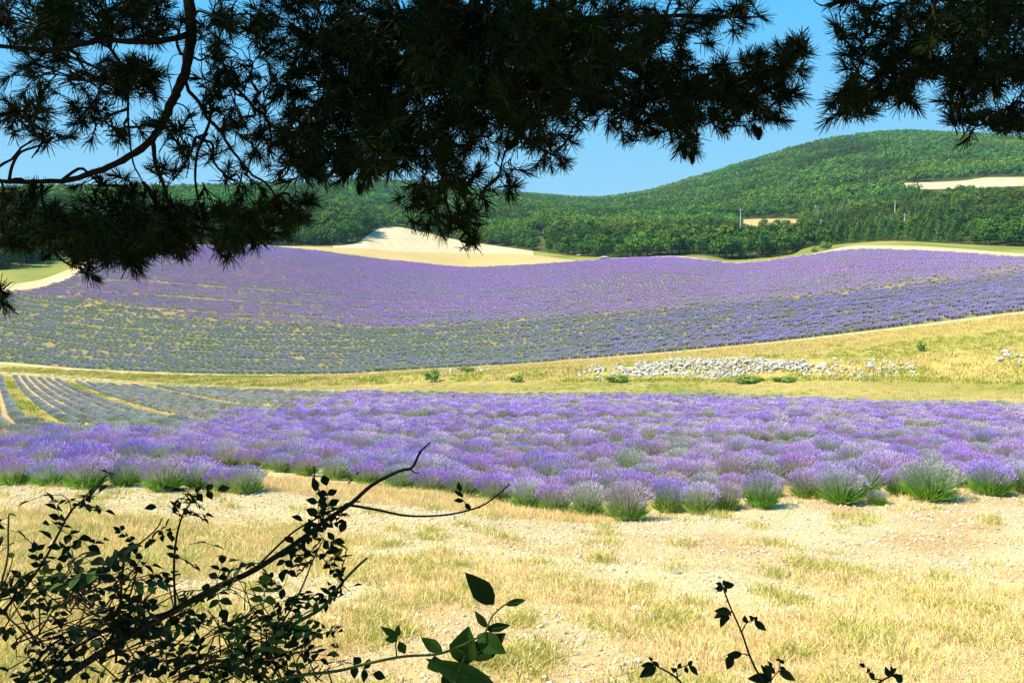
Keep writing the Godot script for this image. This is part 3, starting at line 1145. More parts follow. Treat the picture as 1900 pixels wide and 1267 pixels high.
# ---------------------------------------------------------------- stones
func build_stones() -> void:
	var shapes := []
	for k in 6:
		shapes.append(stone_mesh(40 + k))
	var mats := []
	for k in 3:
		var m: StandardMaterial3D = m_stone.duplicate()
		m.albedo_color = Color([0.56, 0.46, 0.64][k], [0.53, 0.425, 0.605][k], [0.45, 0.34, 0.52][k]).linear_to_srgb()
		mats.append(m)
	var heaps := [
		["long heap of white limestone rubble on the grassy bank", 1180, 1500, 664, 702, 240, 1500, 1.0, 0.35],
		["broken white stones left of the long limestone heap", 1072, 1180, 676, 702, 30, 90, 0.4, 0.42],
		["scattered white stones thinning out right of the limestone heap", 1490, 1700, 668, 702, 50, 110, 0.2, 0.40],
		["short line of white stones beside the bright green shrub", 808, 930, 678, 697, 28, 50, 0.2, 0.34],
		["loose white stones on the bank at the right edge of the photo", 1850, 1930, 648, 672, 18, 20, 0.2, 0.42]]
	for h in heaps:
		var o := thing("stone_heap" if h[7] > 0.5 else "scattered_stones", h[0], "stones", on_ground((h[1] + h[2]) * 0.5, h[4]))
		var where := []
		var tints := []
		for i in h[5] + h[6]:
			var fx := rf(0, 1)
			var fy := rf(0, 1)
			var x := lerpf(h[1], h[2], fx)
			var lo: float = h[4] - 5.0 * sin(fx * 9.0)
			var hi: float = h[3] + (1.0 - sin(fx * PI)) * 7.0 + 3.0 * sin(fx * 17.0)
			if h[7] > 0.5 and fx > 0.5 and fy < 0.3 * fx:
				continue
			if h[1] == 808:
				lo = lerpf(698, 686, fx)
				hi = lo - 9.0
			var y := lerpf(lo, hi, fy)
			var p := on_ground(x, y)
			var big: float = rf(0.55, 1.25) * h[8]
			if i >= h[5]:
				big *= 0.6
			p.y += big * 0.12 + h[7] * rf(-0.05, 0.28) * sin(fy * PI)
			var t := Transform3D(Basis.from_euler(Vector3(rf(-0.5, 0.5), rf(0, TAU), rf(-0.5, 0.5))) * Basis.from_scale(Vector3(big * rf(0.9, 1.5), big * rf(0.6, 0.9), big)), p - o.position)
			if i < h[5]:
				part(o, "stone", shapes[rng.randi() % 6], mats[rng.randi() % 3], t)
			else:
				where.append(t)
				var g := rf(0.5, 0.72)
				tints.append(Color(g, g * 0.94, g * 0.82))
		scatter(o, "small_stones", shapes[0], m_stone, where, tints)
	# single stones lying in the dry grass
	for s in [[1062, 1076, 20, "flat white stone in the dry grass below the middle of the track"], [1286, 1240, 15, "white stone near the bottom beside the small rose shoot"], [1208, 1146, 22, "pale stone left of the upright rose shoot"], [1075, 1035, 15, "whitish stone at the edge of the gravel track"], [1182, 1131, 24, "flat cream stone lying in bare earth left of the rose shoot"], [1255, 1066, 18, "cream stone in thin grass right of the middle"], [1710, 1088, 14, "small pale stone in the grass on the right"], [1488, 1186, 20, "pale stone right of the upright rose shoot"]]:
		var p := on_ground(s[0], s[1])
		var w: float = s[2] * -p.z / FPX
		var o := part(self, numbered("stone"), shapes[rng.randi() % 6], mats[rng.randi() % 3], turned(p + Vector3.UP * w * 0.12, Vector3(w * 1.1, w * 0.6, w * 0.9), rf(0, TAU)))
		tag(o, s[3], "stone")
	for s in [[1120, 480, 26, "pale flat limestone boulder at the foot of the dense wood"], [1765, 399, 12, "pale rock among the trees on the right slope"], [1076, 474, 14, "small pale boulder left of the one at the wood's foot"]]:
		var p := on_ground(s[0], s[1])
		var w: float = s[2] * -p.z / FPX
		var o := part(self, numbered("boulder"), shapes[rng.randi() % 6], mats[1], turned(p + Vector3.UP * (w * 0.05 + (3.0 if s[1] < 420 else 0.0)), Vector3(w, w * 0.36, w * 0.7), rf(0, 1)))
		tag(o, s[3], "boulder")
	# pebbles on the track and in the bare patches
	var where := []
	var tints := []
	while where.size() < 70000:
		var z := sqrt(rf(4.0 * 4.0, 13.8 * 13.8))
		var x := z * rf(-0.66, 0.66)
		var l := log(z)
		var on_track := l > knot(2, x / z) - 0.06 and l < front_edge(x / z) + 0.1
		if not on_track and patch(x + 40.0, z, 1.6) < rf(0.25, 0.65):
			continue
		var g := rf(0.48, 0.86)
		var s := 0.006 + 0.012 * rf(0, 1) + 0.035 * pow(rf(0, 1), 18.0)
		where.append(Transform3D(Basis.from_euler(Vector3(rf(-0.6, 0.6), rf(0, TAU), rf(-0.6, 0.6))) * Basis.from_scale(Vector3(s * rf(1, 1.6), s * 0.75, s)), ground(x, z) + Vector3.UP * s * 0.12))
		tints.append(Color(g, g * rf(0.80, 0.90), g * rf(0.52, 0.70)))
	tag(scatter(self, "pebbles", shapes[2], m_stone, where, tints), "cream pebbles strewn over the gravel track and bare earth", "pebbles")

# ---------------------------------------------------------------- grass
func build_grass() -> void:
	var dry := [Color(0.66, 0.52, 0.22), Color(0.72, 0.60, 0.30), Color(0.58, 0.43, 0.16), Color(0.60, 0.52, 0.20)]
	var green := [Color(0.42, 0.44, 0.09), Color(0.50, 0.49, 0.13), Color(0.58, 0.52, 0.18), Color(0.33, 0.39, 0.07)]
	var pale := [Color(0.84, 0.69, 0.38), Color(0.87, 0.74, 0.44), Color(0.78, 0.61, 0.30), Color(0.80, 0.67, 0.33)]
	var d1 := tuft_mesh(22, 0.12, 0.075, 0.0045, pale, 1.2)
	var d2 := tuft_mesh(24, 0.09, 0.115, 0.004, dry + pale, 0.7)
	var g1 := tuft_mesh(46, 0.10, 0.105, 0.0052, green + [Color(0.66, 0.58, 0.24), Color(0.72, 0.62, 0.30), Color(0.60, 0.55, 0.20)], 0.8)
	var where := [[], [], []]
	var tints := [[], [], []]
	var tries := 0
	while tries < 40000:
		tries += 1
		var z := sqrt(rf(3.6 * 3.6, 13.8 * 13.8))
		var x := z * rf(-0.66, 0.66)
		var u := x / z
		var l := log(z)
		var fe := front_edge(u)
		if l > fe + 0.03:
			continue
		var keep := 0.0
		var k := 0
		var l1 := knot(2, u)
		var bare := patch(x + 40.0, z, 1.6)
		var left := 1.0 - smoothstep(-0.30, -0.05, u)
		if l < l1 - 0.02:
			keep = lerpf(0.75, 1.0, left) * (1.0 - smoothstep(0.46 + 0.15 * left, 0.66 + 0.15 * left, bare) * 0.92)
			k = 1 if rf(0, 1) < 0.10 + 0.35 * left else 0
			if patch(x - 70.0, z, 0.42) > lerpf(0.88, 0.79, smoothstep(8.0, 6.0, z)) and z < 9.5:
				k = 2
				keep = maxf(keep, 0.7)
			elif rf(0, 1) < 0.08 + 0.10 * left:
				k = 2
		elif l < knot(3, u) - 0.01:
			keep = 0.02 + 0.35 * (1.0 - smoothstep(0.0, 0.12, l - l1 + 0.02))
			if patch(x - 70.0, z, 0.5) > 0.76:
				keep += 0.12
				k = 2
		elif l < fe - 0.015:
			keep = 1.0
			k = 1 if rf(0, 1) < 0.75 else 0
		else:
			keep = 0.3
			k = 1 if rf(0, 1) < 0.3 else 0
		if rf(0, 1) > keep:
			continue
		var g := rf(0.85, 1.15)
		var s := rf(0.6, 1.25)
		where[k].append(turned(ground(x, z), Vector3(s * 1.2, s * rf(0.6, 1.3), s * 1.2), rf(0, TAU)))
		tints[k].append(Color(g * rf(1.0, 1.08), g * (0.96 if k < 2 else 1.0), g * 0.92))
	var l1m := tuft_mesh(10, 0.14, 0.05, 0.005, pale + dry + [Color(0.30, 0.20, 0.10)], 3.2)
	var litter := []
	var ltint := []
	for i in 9000:
		var z := sqrt(rf(3.8 * 3.8, 12.5 * 12.5))
		var x := z * rf(-0.62, 0.62)
		if log(z) > front_edge(x / z) or (log(z) > knot(2, x / z) + 0.05 and rf(0, 1) < 0.7):
			continue
		litter.append(turned(ground(x, z) + Vector3.UP * 0.01, Vector3.ONE * rf(0.5, 1.2), rf(0, TAU)))
		var g := rf(0.7, 1.1)
		ltint.append(Color(g, g, g * 0.95))
	tag(scatter(self, "straw_litter", l1m, m_grass, litter, ltint), "broken straw lying flat on the stony ground", "straw")
	tag(scatter(self, "dry_grass", d1, m_grass, where[0], tints[0]), "short straw coloured grass on the dry ground in front", "grass")
	tag(scatter(self, "tall_dry_grass", d2, m_grass, where[1], tints[1]), "taller yellow dry grass in the foreground and along the field", "grass")
	tag(scatter(self, "green_grass", g1, m_grass, where[2], tints[2]), "green grass tufts growing through the straw", "grass")
	# valley, bank, upper meadow, strips between the lavender
	var far1 := tuft_mesh(16, 0.45, 0.30, 0.05, dry, 0.7)
	var far2 := tuft_mesh(16, 0.45, 0.34, 0.05, green, 0.7)
	where = [[], []]
	tints = [[], []]
	tries = 0
	while tries < 32000:
		tries += 1
		var z := sqrt(rf(14.0 * 14.0, 135.0 * 135.0))
		var x := z * rf(-0.66, 0.66)
		var u := x / z
		var l := log(z)
		if l < front_edge(u) or l > knot(8, u) - 0.02:
			continue
		var s := rf(0.7, 1.2)
		var gk := 0
		if l < knot(5, u):
			if strip_at(x, z) > 1.1:
				continue
			s *= 0.45
			gk = 1 if patch(x, z, 9.0) > 0.5 else 0
		elif l < knot(6, u):
			s *= 0.4
			gk = 1 if patch(x + 200.0, z, 14.0) > 0.55 else 0
			if l > knot(6, u) - 0.03 and u > 0.05:
				s *= 2.4
				gk = 1
		elif l < knot(7, u):
			s *= 1.0
			gk = 1 if patch(x, z, 3.0) > 0.6 else 0
			if u > 0.08 and u < 0.34 and rf(0, 1) < 0.8:
				continue
		else:
			s *= 0.6
			gk = 1 if patch(x, z + 70.0, 16.0) > 0.6 else 0
		var g := rf(0.75, 1.0)
		where[gk].append(turned(ground(x, z), Vector3(s * 1.4, s, s * 1.4), rf(0, TAU)))
		tints[gk].append(Color(g, g * 0.97, g * 0.8))
	tag(scatter(self, "meadow_grass", far1, m_grass, where[0], tints[0]), "yellow meadow grass in the valley and on the stony bank", "grass")
	tag(scatter(self, "green_meadow_grass", far2, m_grass, where[1], tints[1]), "greener grass in the valley, on the strips and at the bank's foot", "grass")

# ---------------------------------------------------------------- poles
var poles := [[1375, 388, 440, "pale utility pole left of the small tan clearing"], [1524, 408, 415, "utility pole at the left edge of the young conifers"], [1680, 397, 405, "grey utility pole with crossarm above the young conifers"], [1795, 399, 402, "utility pole with crossarm among trees on the right slope"], [1662, 373, 470, "short far pole above the young conifers, left of the white field"], [1514, 381, 560, "tiny far pole in the woods right of the tan clearing"], [1395, 423, 400, "small pole in front of the tan clearing"], [1008, 424, 470, "tiny pale pole in the woods right of the hanging pine twig"]]

func build_poles() -> void:
	var m := mat(0.8, 0.2)
	for s in poles:
		var top := spot(s[0], s[1], s[2])
		var foot := ground(top.x, s[2])
		var o := thing("utility_pole", s[3], "utility pole", foot)
		var h := top.y - foot.y
		fresh()
		tube([Vector3(0, -0.3, 0), Vector3(0, h * 0.5, 0), Vector3(0, h, 0)], [0.30, 0.27, 0.22], 8, Color(0.50, 0.46, 0.40))
		part(o, "pole", flat_mesh(), m)
		fresh()
		tube([Vector3(-0.9, h - 0.5, 0.16), Vector3(0.9, h - 0.5, 0.16)], [0.09, 0.09], 4, Color(0.42, 0.39, 0.34))
		for k in 3:
			tube([Vector3(-0.8 + 0.8 * k, h - 0.45, 0.16), Vector3(-0.8 + 0.8 * k, h - 0.15, 0.16)], [0.06, 0.05], 5, Color(0.6, 0.6, 0.58))
		part(o, "crossarm", flat_mesh(), m)

# ---------------------------------------------------------------- pines
var tuft_where := []
var tuft_key := []

func pts_of(list: Array, z0: float, z1: float) -> Array:
	var out := []
	for i in list.size():
		out.append(spot(list[i][0], list[i][1], lerpf(z0, z1, float(i) / (list.size() - 1))))
	return smoothed(out, 4)

func limb(parent: Node3D, called: String, pts: Array, w0: float, w1: float) -> void:
	fresh()
	var rad := []
	var q := []
	for i in pts.size():
		q.append(pts[i] - parent.position + Vector3(rf(-1, 1), rf(-1, 1), rf(-1, 1)) * w1 * 0.25)
		rad.append(lerpf(w0, w1, float(i) / (pts.size() - 1)) * 0.5 * rf(0.92, 1.1))
	tube(q, rad, 7, PINE_BARK)
	part(parent, called, flat_mesh(), m_bark)

func pine_tuft_mesh(needles: int, length: float) -> ArrayMesh:   # a shoot along +Y with its needles
	fresh()
	tube([Vector3(0, -0.02, 0), Vector3(0, length * 0.55, 0), Vector3(0.002, length, 0)], [0.0024, 0.002, 0.0012], 4, PINE_BARK)
	for i in needles:
		var t := pow(rf(0, 1), 0.6)
		var a := rf(0, TAU)
		var e := lerpf(1.35, 0.45, t) + rf(-0.3, 0.3)
		var d := Vector3(cos(a) * sin(e), cos(e), sin(a) * sin(e))
		var foot := Vector3(0, t * length, 0)
		var n := rf(0.034, 0.052)
		var g := rf(0.7, 1.2)
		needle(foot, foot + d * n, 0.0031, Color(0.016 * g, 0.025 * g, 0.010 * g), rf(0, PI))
	return flat_mesh()

func pine_blob(tree: Node3D, cx: float, cy: float, rx: float, ry: float, n: int, z: float, from: Vector3) -> void:
	var core := spot(cx, cy, z)
	fresh()
	var a := from
	var mid := a.lerp(core, 0.55) + Vector3(rf(-0.04, 0.04), rf(-0.02, 0.05), rf(-0.05, 0.05))
	var way := smoothed([a, a.lerp(mid, 0.5) + Vector3(rf(-0.02, 0.02), rf(-0.01, 0.03), rf(-0.02, 0.02)), mid, mid.lerp(core, 0.5) + Vector3(rf(-0.02, 0.02), rf(-0.02, 0.02), rf(-0.02, 0.02)), core], 3)
	var wr := []
	for i in way.size():
		way[i] -= tree.position
		wr.append(lerpf(0.0055, 0.0025, float(i) / way.size()))
	tube(way, wr, 5, PINE_BARK)
	var depth := clampf(minf(rx, ry) / 130.0, 0.12, 0.6)
	for i in int(n * (1.15 if n >= 100 else (0.95 if n >= 55 else 0.76))):
		var q := sqrt(rf(0, 1))
		var t := rf(0, TAU)
		var p := spot(cx + cos(t) * q * rx, cy + sin(t) * q * ry, z + rf(-depth, depth))
		var out := (p - core)
		var dir := (out.normalized() * rf(0.4, 1.0) + Vector3(rf(-0.5, 0.5), rf(-0.55, 0.5), rf(-0.5, 0.5))).normalized()
		var k := core.lerp(a, rf(0.0, 0.5))
		var bend := k.lerp(p, 0.5) + Vector3(rf(-0.02, 0.02), rf(-0.01, 0.03), rf(-0.02, 0.02))
		tube([k - tree.position, bend - tree.position, p - tree.position], [0.0024, 0.002, 0.0016], 3, PINE_BARK)
		var b := Basis(Quaternion(Vector3.UP, dir)) * Basis(Vector3.UP, rf(0, TAU))
		tuft_where.append(Transform3D(b * Basis.from_scale(Vector3.ONE * rf(0.8, 1.15)), p - dir * 0.03 - tree.position))
		tuft_key.append(q * maxf(rx, ry) * (0.5 + 0.5 * sin(t)))
	part(tree, "branch", flat_mesh(), m_bark)

func finish_tufts(tree: Node3D, mesh: Mesh, m: Material, singles: int) -> void:
	var order := range(tuft_where.size())
	order.sort_custom(func(a, b): return tuft_key[a] > tuft_key[b])
	var where := []
	var tints := []
	for i in order.size():
		var t: Transform3D = tuft_where[order[i]]
		if i < singles:
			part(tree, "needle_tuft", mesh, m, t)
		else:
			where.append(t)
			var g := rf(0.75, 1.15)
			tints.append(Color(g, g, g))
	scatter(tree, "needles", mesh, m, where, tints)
	tuft_where = []
	tuft_key = []

func cone_mesh() -> ArrayMesh:
	fresh()
	for j in 9:
		var t := j / 8.0
		var r := 0.016 * sin(PI * (0.16 + 0.78 * t))
		for k in 8:
			var a := TAU * (k + 0.5 * (j % 2)) / 8.0
			var d := Vector3(cos(a), 0, sin(a))
			var s := Vector3(-sin(a), 0, cos(a)) * 0.006
			var c := Vector3(0, -t * 0.055, 0)
			quad(c + d * r * 0.3 - s, c + d * r * 0.3 + s, c + d * (r + 0.003) + s * 0.7 + Vector3.DOWN * 0.006, c + d * (r + 0.003) - s * 0.7 + Vector3.DOWN * 0.006, Color(0.05, 0.035, 0.025))
	tube([Vector3(0, 0.01, 0), Vector3(0, -0.02, 0), Vector3(0, -0.055, 0)], [0.004, 0.012, 0.004], 7, Color(0.05, 0.035, 0.025))
	return flat_mesh()

func build_pines() -> void:
	var m_needle := mat(0.75, 0.12)
	var tuft := pine_tuft_mesh(46, 0.055)
	var base := ground(2.4, 1.5)
	base.z = 1.2
	base.y = -0.12
	var tree := thing("pine_tree", "dark pine whose needled branches hang across the top left and centre", "pine tree", base)
	limb(tree, "trunk", smoothed([base + Vector3(0, -0.2, 0), base + Vector3(-0.05, 2.0, 0), base + Vector3(-0.15, 4.5, -0.1), base + Vector3(-0.1, 8.0, -0.2)], 4), 0.42, 0.2)
	var hub := spot(900, -70, 3.0)
	limb(tree, "limb", smoothed([base + Vector3(-0.12, 3.9, -0.1), Vector3(1.5, 3.5, -0.8), Vector3(0.6, 3.0, -2.2), hub], 5), 0.12, 0.05)
	var hub2 := spot(345, -80, 2.9)
	limb(tree, "limb", smoothed([base + Vector3(-0.12, 4.3, -0.1), Vector3(0.8, 4.0, -1.4), Vector3(-0.5, 3.4, -2.4), hub2], 5), 0.11, 0.045)
	var lines := [
		[[[345, -80], [350, 0], [354, 60], [346, 120], [332, 160], [318, 190], [301, 225], [281, 258], [240, 290], [190, 314], [130, 333], [60, 338], [0, 335], [-70, 328]], 2.9, 2.9, 0.036, 0.011],
		[[[340, 140], [350, 168], [368, 190], [386, 220], [410, 246], [424, 270], [446, 300], [470, 326], [495, 342], [512, 368]], 2.9, 2.95, 0.013, 0.006],
		[[[283, 262], [290, 310], [305, 350], [318, 398], [342, 422]], 2.9, 2.85, 0.014, 0.008],
		[[[236, 170], [238, 240], [246, 300], [264, 338]], 2.95, 2.9, 0.008, 0.004],
		[[[75, 340], [78, 380], [86, 412]], 2.9, 2.88, 0.009, 0.006],
		[[[352, 62], [290, 76], [180, 75], [110, 92], [0, 86], [-60, 80]], 2.9, 2.3, 0.020, 0.008],
		[[[-40, 330], [20, 295], [46, 268], [90, 250]], 2.5, 2.7, 0.008, 0.005],
		[[[318, 190], [345, 200], [362, 240], [375, 260]], 2.9, 3.0, 0.005, 0.003],
		[[[312, 195], [318, 170], [310, 130], [320, 105], [335, 100]], 2.9, 2.95, 0.004, 0.002],
		[[[303, 232], [330, 265], [348, 300], [345, 330]], 2.9, 2.9, 0.005, 0.003],
		[[[900, -70], [862, 40], [760, 110], [650, 160], [570, 220], [540, 290], [600, 335]], 3.0, 2.9, 0.042, 0.010],
		[[[862, 40], [850, 150], [820, 240], [822, 310], [832, 390], [872, 440]], 3.0, 3.0, 0.028, 0.006],
		[[[900, -70], [1000, 40], [1120, 90], [1220, 150], [1320, 180], [1420, 170], [1475, 115], [1500, 72]], 3.0, 3.1, 0.042, 0.008],
		[[[1120, 90], [1150, 180], [1220, 222], [1282, 268]], 3.05, 3.0, 0.016, 0.006],
		[[[1000, 40], [1200, 30], [1330, 30], [1412, 32]], 3.0, 3.2, 0.020, 0.006],
		[[[850, 150], [920, 212], [980, 262], [1040, 296]], 3.0, 2.9, 0.016, 0.006],
		[[[540, 285], [533, 320], [500, 340]], 2.95, 2.95, 0.008, 0.004],
		[[[532, 142], [533, 190], [540, 216]], 2.95, 2.95, 0.005, 0.003],
		[[[-60, 510], [-20, 530], [6, 546]], 2.75, 2.8, 0.008, 0.004],
		[[[540, 130], [510, 150], [485, 165], [470, 200]], 2.95, 3.0, 0.006, 0.003]]
	var joints := []
	for l in lines:
		var p := pts_of(l[0], l[1], l[2])
		limb(tree, "limb", p, l[3], l[4])
		joints.append_array(p)
	var blobs := [
		[600, 60, 140, 75, 110], [760, 60, 150, 85, 140], [920, 60, 150, 90, 150], [1080, 60, 130, 85, 110], [1220, 55, 100, 60, 60], [1350, 30, 70, 26, 26], [640, 160, 120, 75, 120], [800, 160, 150, 80, 150], [960, 150, 130, 80, 110], [1100, 140, 100, 70, 75],
		[600, 250, 90, 60, 85], [700, 265, 70, 60, 60], [570, 300, 70, 34, 26], [655, 312, 36, 30, 24], [785, 250, 90, 60, 62], [900, 235, 80, 50, 48], [985, 210, 85, 55, 52], [1030, 280, 40, 34, 24], [1190, 185, 110, 55, 90], [1280, 160, 100, 55, 80], [1380, 150, 85, 45, 64],
		[1450, 122, 44, 34, 30], [1488, 88, 18, 26, 12], [1280, 235, 48, 40, 38], [1388, 212, 62, 28, 40], [1180, 236, 36, 24, 13], [1460, 185, 24, 16, 8], [820, 330, 56, 45, 28], [790, 395, 46, 34, 24], [862, 415, 34, 30, 18], [760, 370, 24, 24, 7], [872, 345, 40, 28, 14], [930, 330, 40, 24, 10], [868, 446, 16, 12, 5],
		[50, 30, 90, 50, 70], [180, 22, 100, 42, 66], [285, 30, 60, 42, 40], [95, 95, 60, 26, 16], [120, 140, 100, 40, 40], [245, 155, 48, 36, 46], [40, 215, 55, 36, 26], [95, 255, 32, 20, 10], [190, 235, 55, 26, 14], [425, 40, 80, 50, 34], [460, 110, 60, 45, 18], [335, 240, 36, 30, 9], [352, 268, 26, 18, 6], [395, 190, 40, 34, 12], [420, 235, 34, 30, 9], [395, 285, 26, 24, 6], [445, 175, 30, 30, 9], [165, 200, 40, 26, 12], [275, 230, 20, 24, 5],
		[55, 405, 60, 45, 38], [130, 425, 70, 44, 54], [215, 412, 84, 54, 62], [300, 425, 62, 50, 52], [378, 412, 70, 38, 44], [460, 412, 56, 38, 44], [528, 402, 36, 30, 24], [160, 455, 40, 34, 20], [250, 458, 40, 30, 20], [425, 448, 26, 24, 11], [300, 465, 26, 22, 9], [550, 372, 24, 20, 9], [158, 475, 22, 26, 12], [240, 475, 34, 20, 15], [412, 465, 18, 16, 6], [200, 345, 60, 22, 15], [320, 335, 36, 26, 9], [440, 335, 36, 34, 12], [460, 435, 30, 20, 9], [8, 545, 24, 22, 7], [158, 500, 14, 14, 5], [240, 492, 16, 12, 5], [330, 452, 22, 20, 7], [560, 392, 18, 18, 6], [30, 446, 36, 20, 12], [92, 452, 30, 22, 10], [500, 436, 20, 16, 6], [0, 372, 40, 36, 13], [455, 225, 40, 30, 9], [500, 270, 40, 40, 14], [510, 180, 30, 40, 9], [390, 100, 40, 50, 12]]
	for b in blobs:
		var z := rf(2.75, 3.35)
		var c := spot(b[0], b[1], z)
		var best: Vector3 = joints[0]
		for j in joints:
			if j.distance_to(c) < best.distance_to(c):
				best = j
		pine_blob(tree, b[0], b[1], b[2], b[3], b[4], z, best)
	finish_tufts(tree, tuft, m_needle, 220)
	# the crown above the picture, which keeps the sun off the branches and the photographer
	fresh()
	var crown := []
	var ctint := []
	for i in 12:
		var e := Vector3(rf(-5.0, 2.0), rf(3.7, 5.0), rf(-2.9, 2.0))
		tube([base * Vector3(0, 0, 0) + Vector3(-0.12, rf(3.8, 6.0), -0.1), e.lerp(base, 0.5) - base + Vector3.UP * 1.6, e - base], [0.045, 0.03, 0.012], 6, PINE_BARK)
	part(tree, "limb", flat_mesh(), m_bark)
	for i in 2900:
		var p := Vector3(rf(-6.0, 2.2), rf(3.3, 5.4), rf(-3.1, 2.6))
		if p.y < EYE.y + 0.30 * -p.z + 0.5:
			continue
		var dir := Vector3(rf(-1, 1), rf(-0.4, 0.8), rf(-1, 1)).normalized()
		crown.append(Transform3D(Basis(Quaternion(Vector3.UP, dir)) * Basis.from_scale(Vector3.ONE * rf(2.6, 3.6)), p - base))
		ctint.append(Color(1, 1, 1))
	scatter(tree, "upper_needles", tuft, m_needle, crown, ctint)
	var cone := cone_mesh()
	for c in [[1269, 284, 2.98], [1283, 294, 3.0], [1411, 250, 3.0], [1441, 220, 3.05], [666, 352, 2.85], [941, 266, 2.9], [1400, 244, 3.05]]:
		part(tree, "pine_cone", cone, m_bark, turned(spot(c[0], c[1] - 12, c[2]) - tree.position, Vector3(1.0, 0.72, 1.0) * rf(0.75, 0.9), rf(0, TAU), rf(-0.3, 0.3), rf(0, TAU)))

	var base2 := Vector3(4.4, -0.2, -2.2)
	var tree2 := thing("pine_tree", "dark pine whose branch hangs into the top right corner", "pine tree", base2)
	limb(tree2, "trunk", smoothed([base2 + Vector3(0, -0.3, 0), base2 + Vector3(0.05, 2.0, 0), base2 + Vector3(0, 4.5, 0.1), base2 + Vector3(0.1, 7.0, 0)], 4), 0.36, 0.16)
	var hub3 := spot(1960, -70, 2.8)
	limb(tree2, "limb", smoothed([base2 + Vector3(0, 3.4, 0), Vector3(3.0, 3.0, -2.4), hub3], 5), 0.09, 0.04)
	joints = []
	for l in [
		[[[1960, -70], [1830, 40], [1720, 80], [1640, 130], [1582, 190]], 2.8, 2.7, 0.032, 0.006], [[[1830, 40], [1800, 130], [1788, 190], [1830, 226], [1905, 240]], 2.75, 2.7, 0.014, 0.005],
		[[[1830, 10], [1650, -10], [1612, 40], [1603, 70], [1560, 70]], 2.8, 2.75, 0.012, 0.004], [[[1650, -12], [1580, -4], [1545, 9], [1520, 8], [1508, -4]], 2.8, 2.75, 0.006, 0.003], [[[1560, 4], [1559, 26], [1560, 44]], 2.75, 2.75, 0.004, 0.002],
		[[[1960, 60], [1850, 140], [1700, 130], [1650, 145]], 2.7, 2.8, 0.022, 0.008], [[[1760, 60], [1730, 60], [1725, 110], [1680, 150]], 2.75, 2.75, 0.008, 0.004], [[[1900, 30], [1885, 70], [1880, 130]], 2.75, 2.75, 0.008, 0.005]]:
		var p := pts_of(l[0], l[1], l[2])
		limb(tree2, "limb", p, l[3], l[4])
		joints.append_array(p)
	for b in [[1566, 62, 10, 18, 5], [1580, 112, 12, 36, 7], [1612, 70, 36, 40, 15], [1680, 45, 80, 46, 40], [1780, 35, 90, 55, 58], [1870, 60, 60, 75, 50], [1640, 128, 66, 36, 36], [1740, 118, 80, 38, 54], [1840, 138, 80, 36, 62], [1590, 172, 26, 28, 26], [1655, 172, 36, 20, 12], [1688, 192, 16, 12, 4], [1780, 185, 36, 26, 9], [1800, 232, 36, 20, 15], [1862, 226, 46, 20, 20], [1905, 200, 30, 36, 14], [1575, 208, 30, 12, 8], [1590, 0, 20, 12, 5]]:
		var z := rf(2.6, 3.0)
		var c := spot(b[0], b[1], z)
		var best: Vector3 = joints[0]
		for j in joints:
			if j.distance_to(c) < best.distance_to(c):
				best = j
		pine_blob(tree2, b[0], b[1], b[2], b[3], b[4], z, best)
	finish_tufts(tree2, tuft, m_needle, 70)

# ---------------------------------------------------------------- briars in the foreground
var leaf_mats := []

func leaflet(at: Vector3, dir: Vector3, up: Vector3, length: float, width: float, col: Color, serr := 0.0) -> void:
	var s := dir.cross(up).normalized()
	var n := s.cross(dir).normalized()
	var prof := [0.0, 0.62, 0.95, 1.0, 0.78, 0.42, 0.0]
	var last := []
	for i in 7:
		var t := i / 6.0
		var c := at + dir * length * t - n * length * 0.10 * t * t
		var w: float = prof[i] * width * 0.5 * (1.0 + (serr if i % 2 else -serr))
		var e := [c - s * w + n * w * 0.35, c, c + s * w + n * w * 0.35]
		if i > 0:
			quad(last[0], last[1], e[1], e[0], col)
			quad(last[1], last[2], e[2], e[1], col)
		last = e

func rose_leaf(n: int, size: float) -> ArrayMesh:       # a stalk along +Z with leaflets in pairs and one at the tip
	fresh()
	var col := Color(0.050, 0.085, 0.022)
	tube([Vector3.ZERO, Vector3(0, 0.006, size * 1.5), Vector3(0, -0.004, size * 2.6)], [0.0012, 0.001, 0.0007], 3, Color(0.06, 0.06, 0.03))
	var k := 0
	while k < n / 2:
		var p := Vector3(0, 0.003, size * (0.9 + 0.85 * k))
		for sd in [-1.0, 1.0]:
			leaflet(p, Vector3(sd * rf(0.8, 1.0), rf(-0.35, 0.15), rf(0.25, 0.6)).normalized(), Vector3(rf(-0.3, 0.3), 1, rf(-0.3, 0.3)), size * rf(0.85, 1.1), size * rf(0.55, 0.7), col)
		k += 1
	leaflet(Vector3(0, -0.004, size * 2.6), Vector3(rf(-0.2, 0.2), rf(-0.4, 0.1), 1).normalized(), Vector3(rf(-0.3, 0.3), 1, 0.1), size * 1.15, size * 0.7, col)
	return flat_mesh()

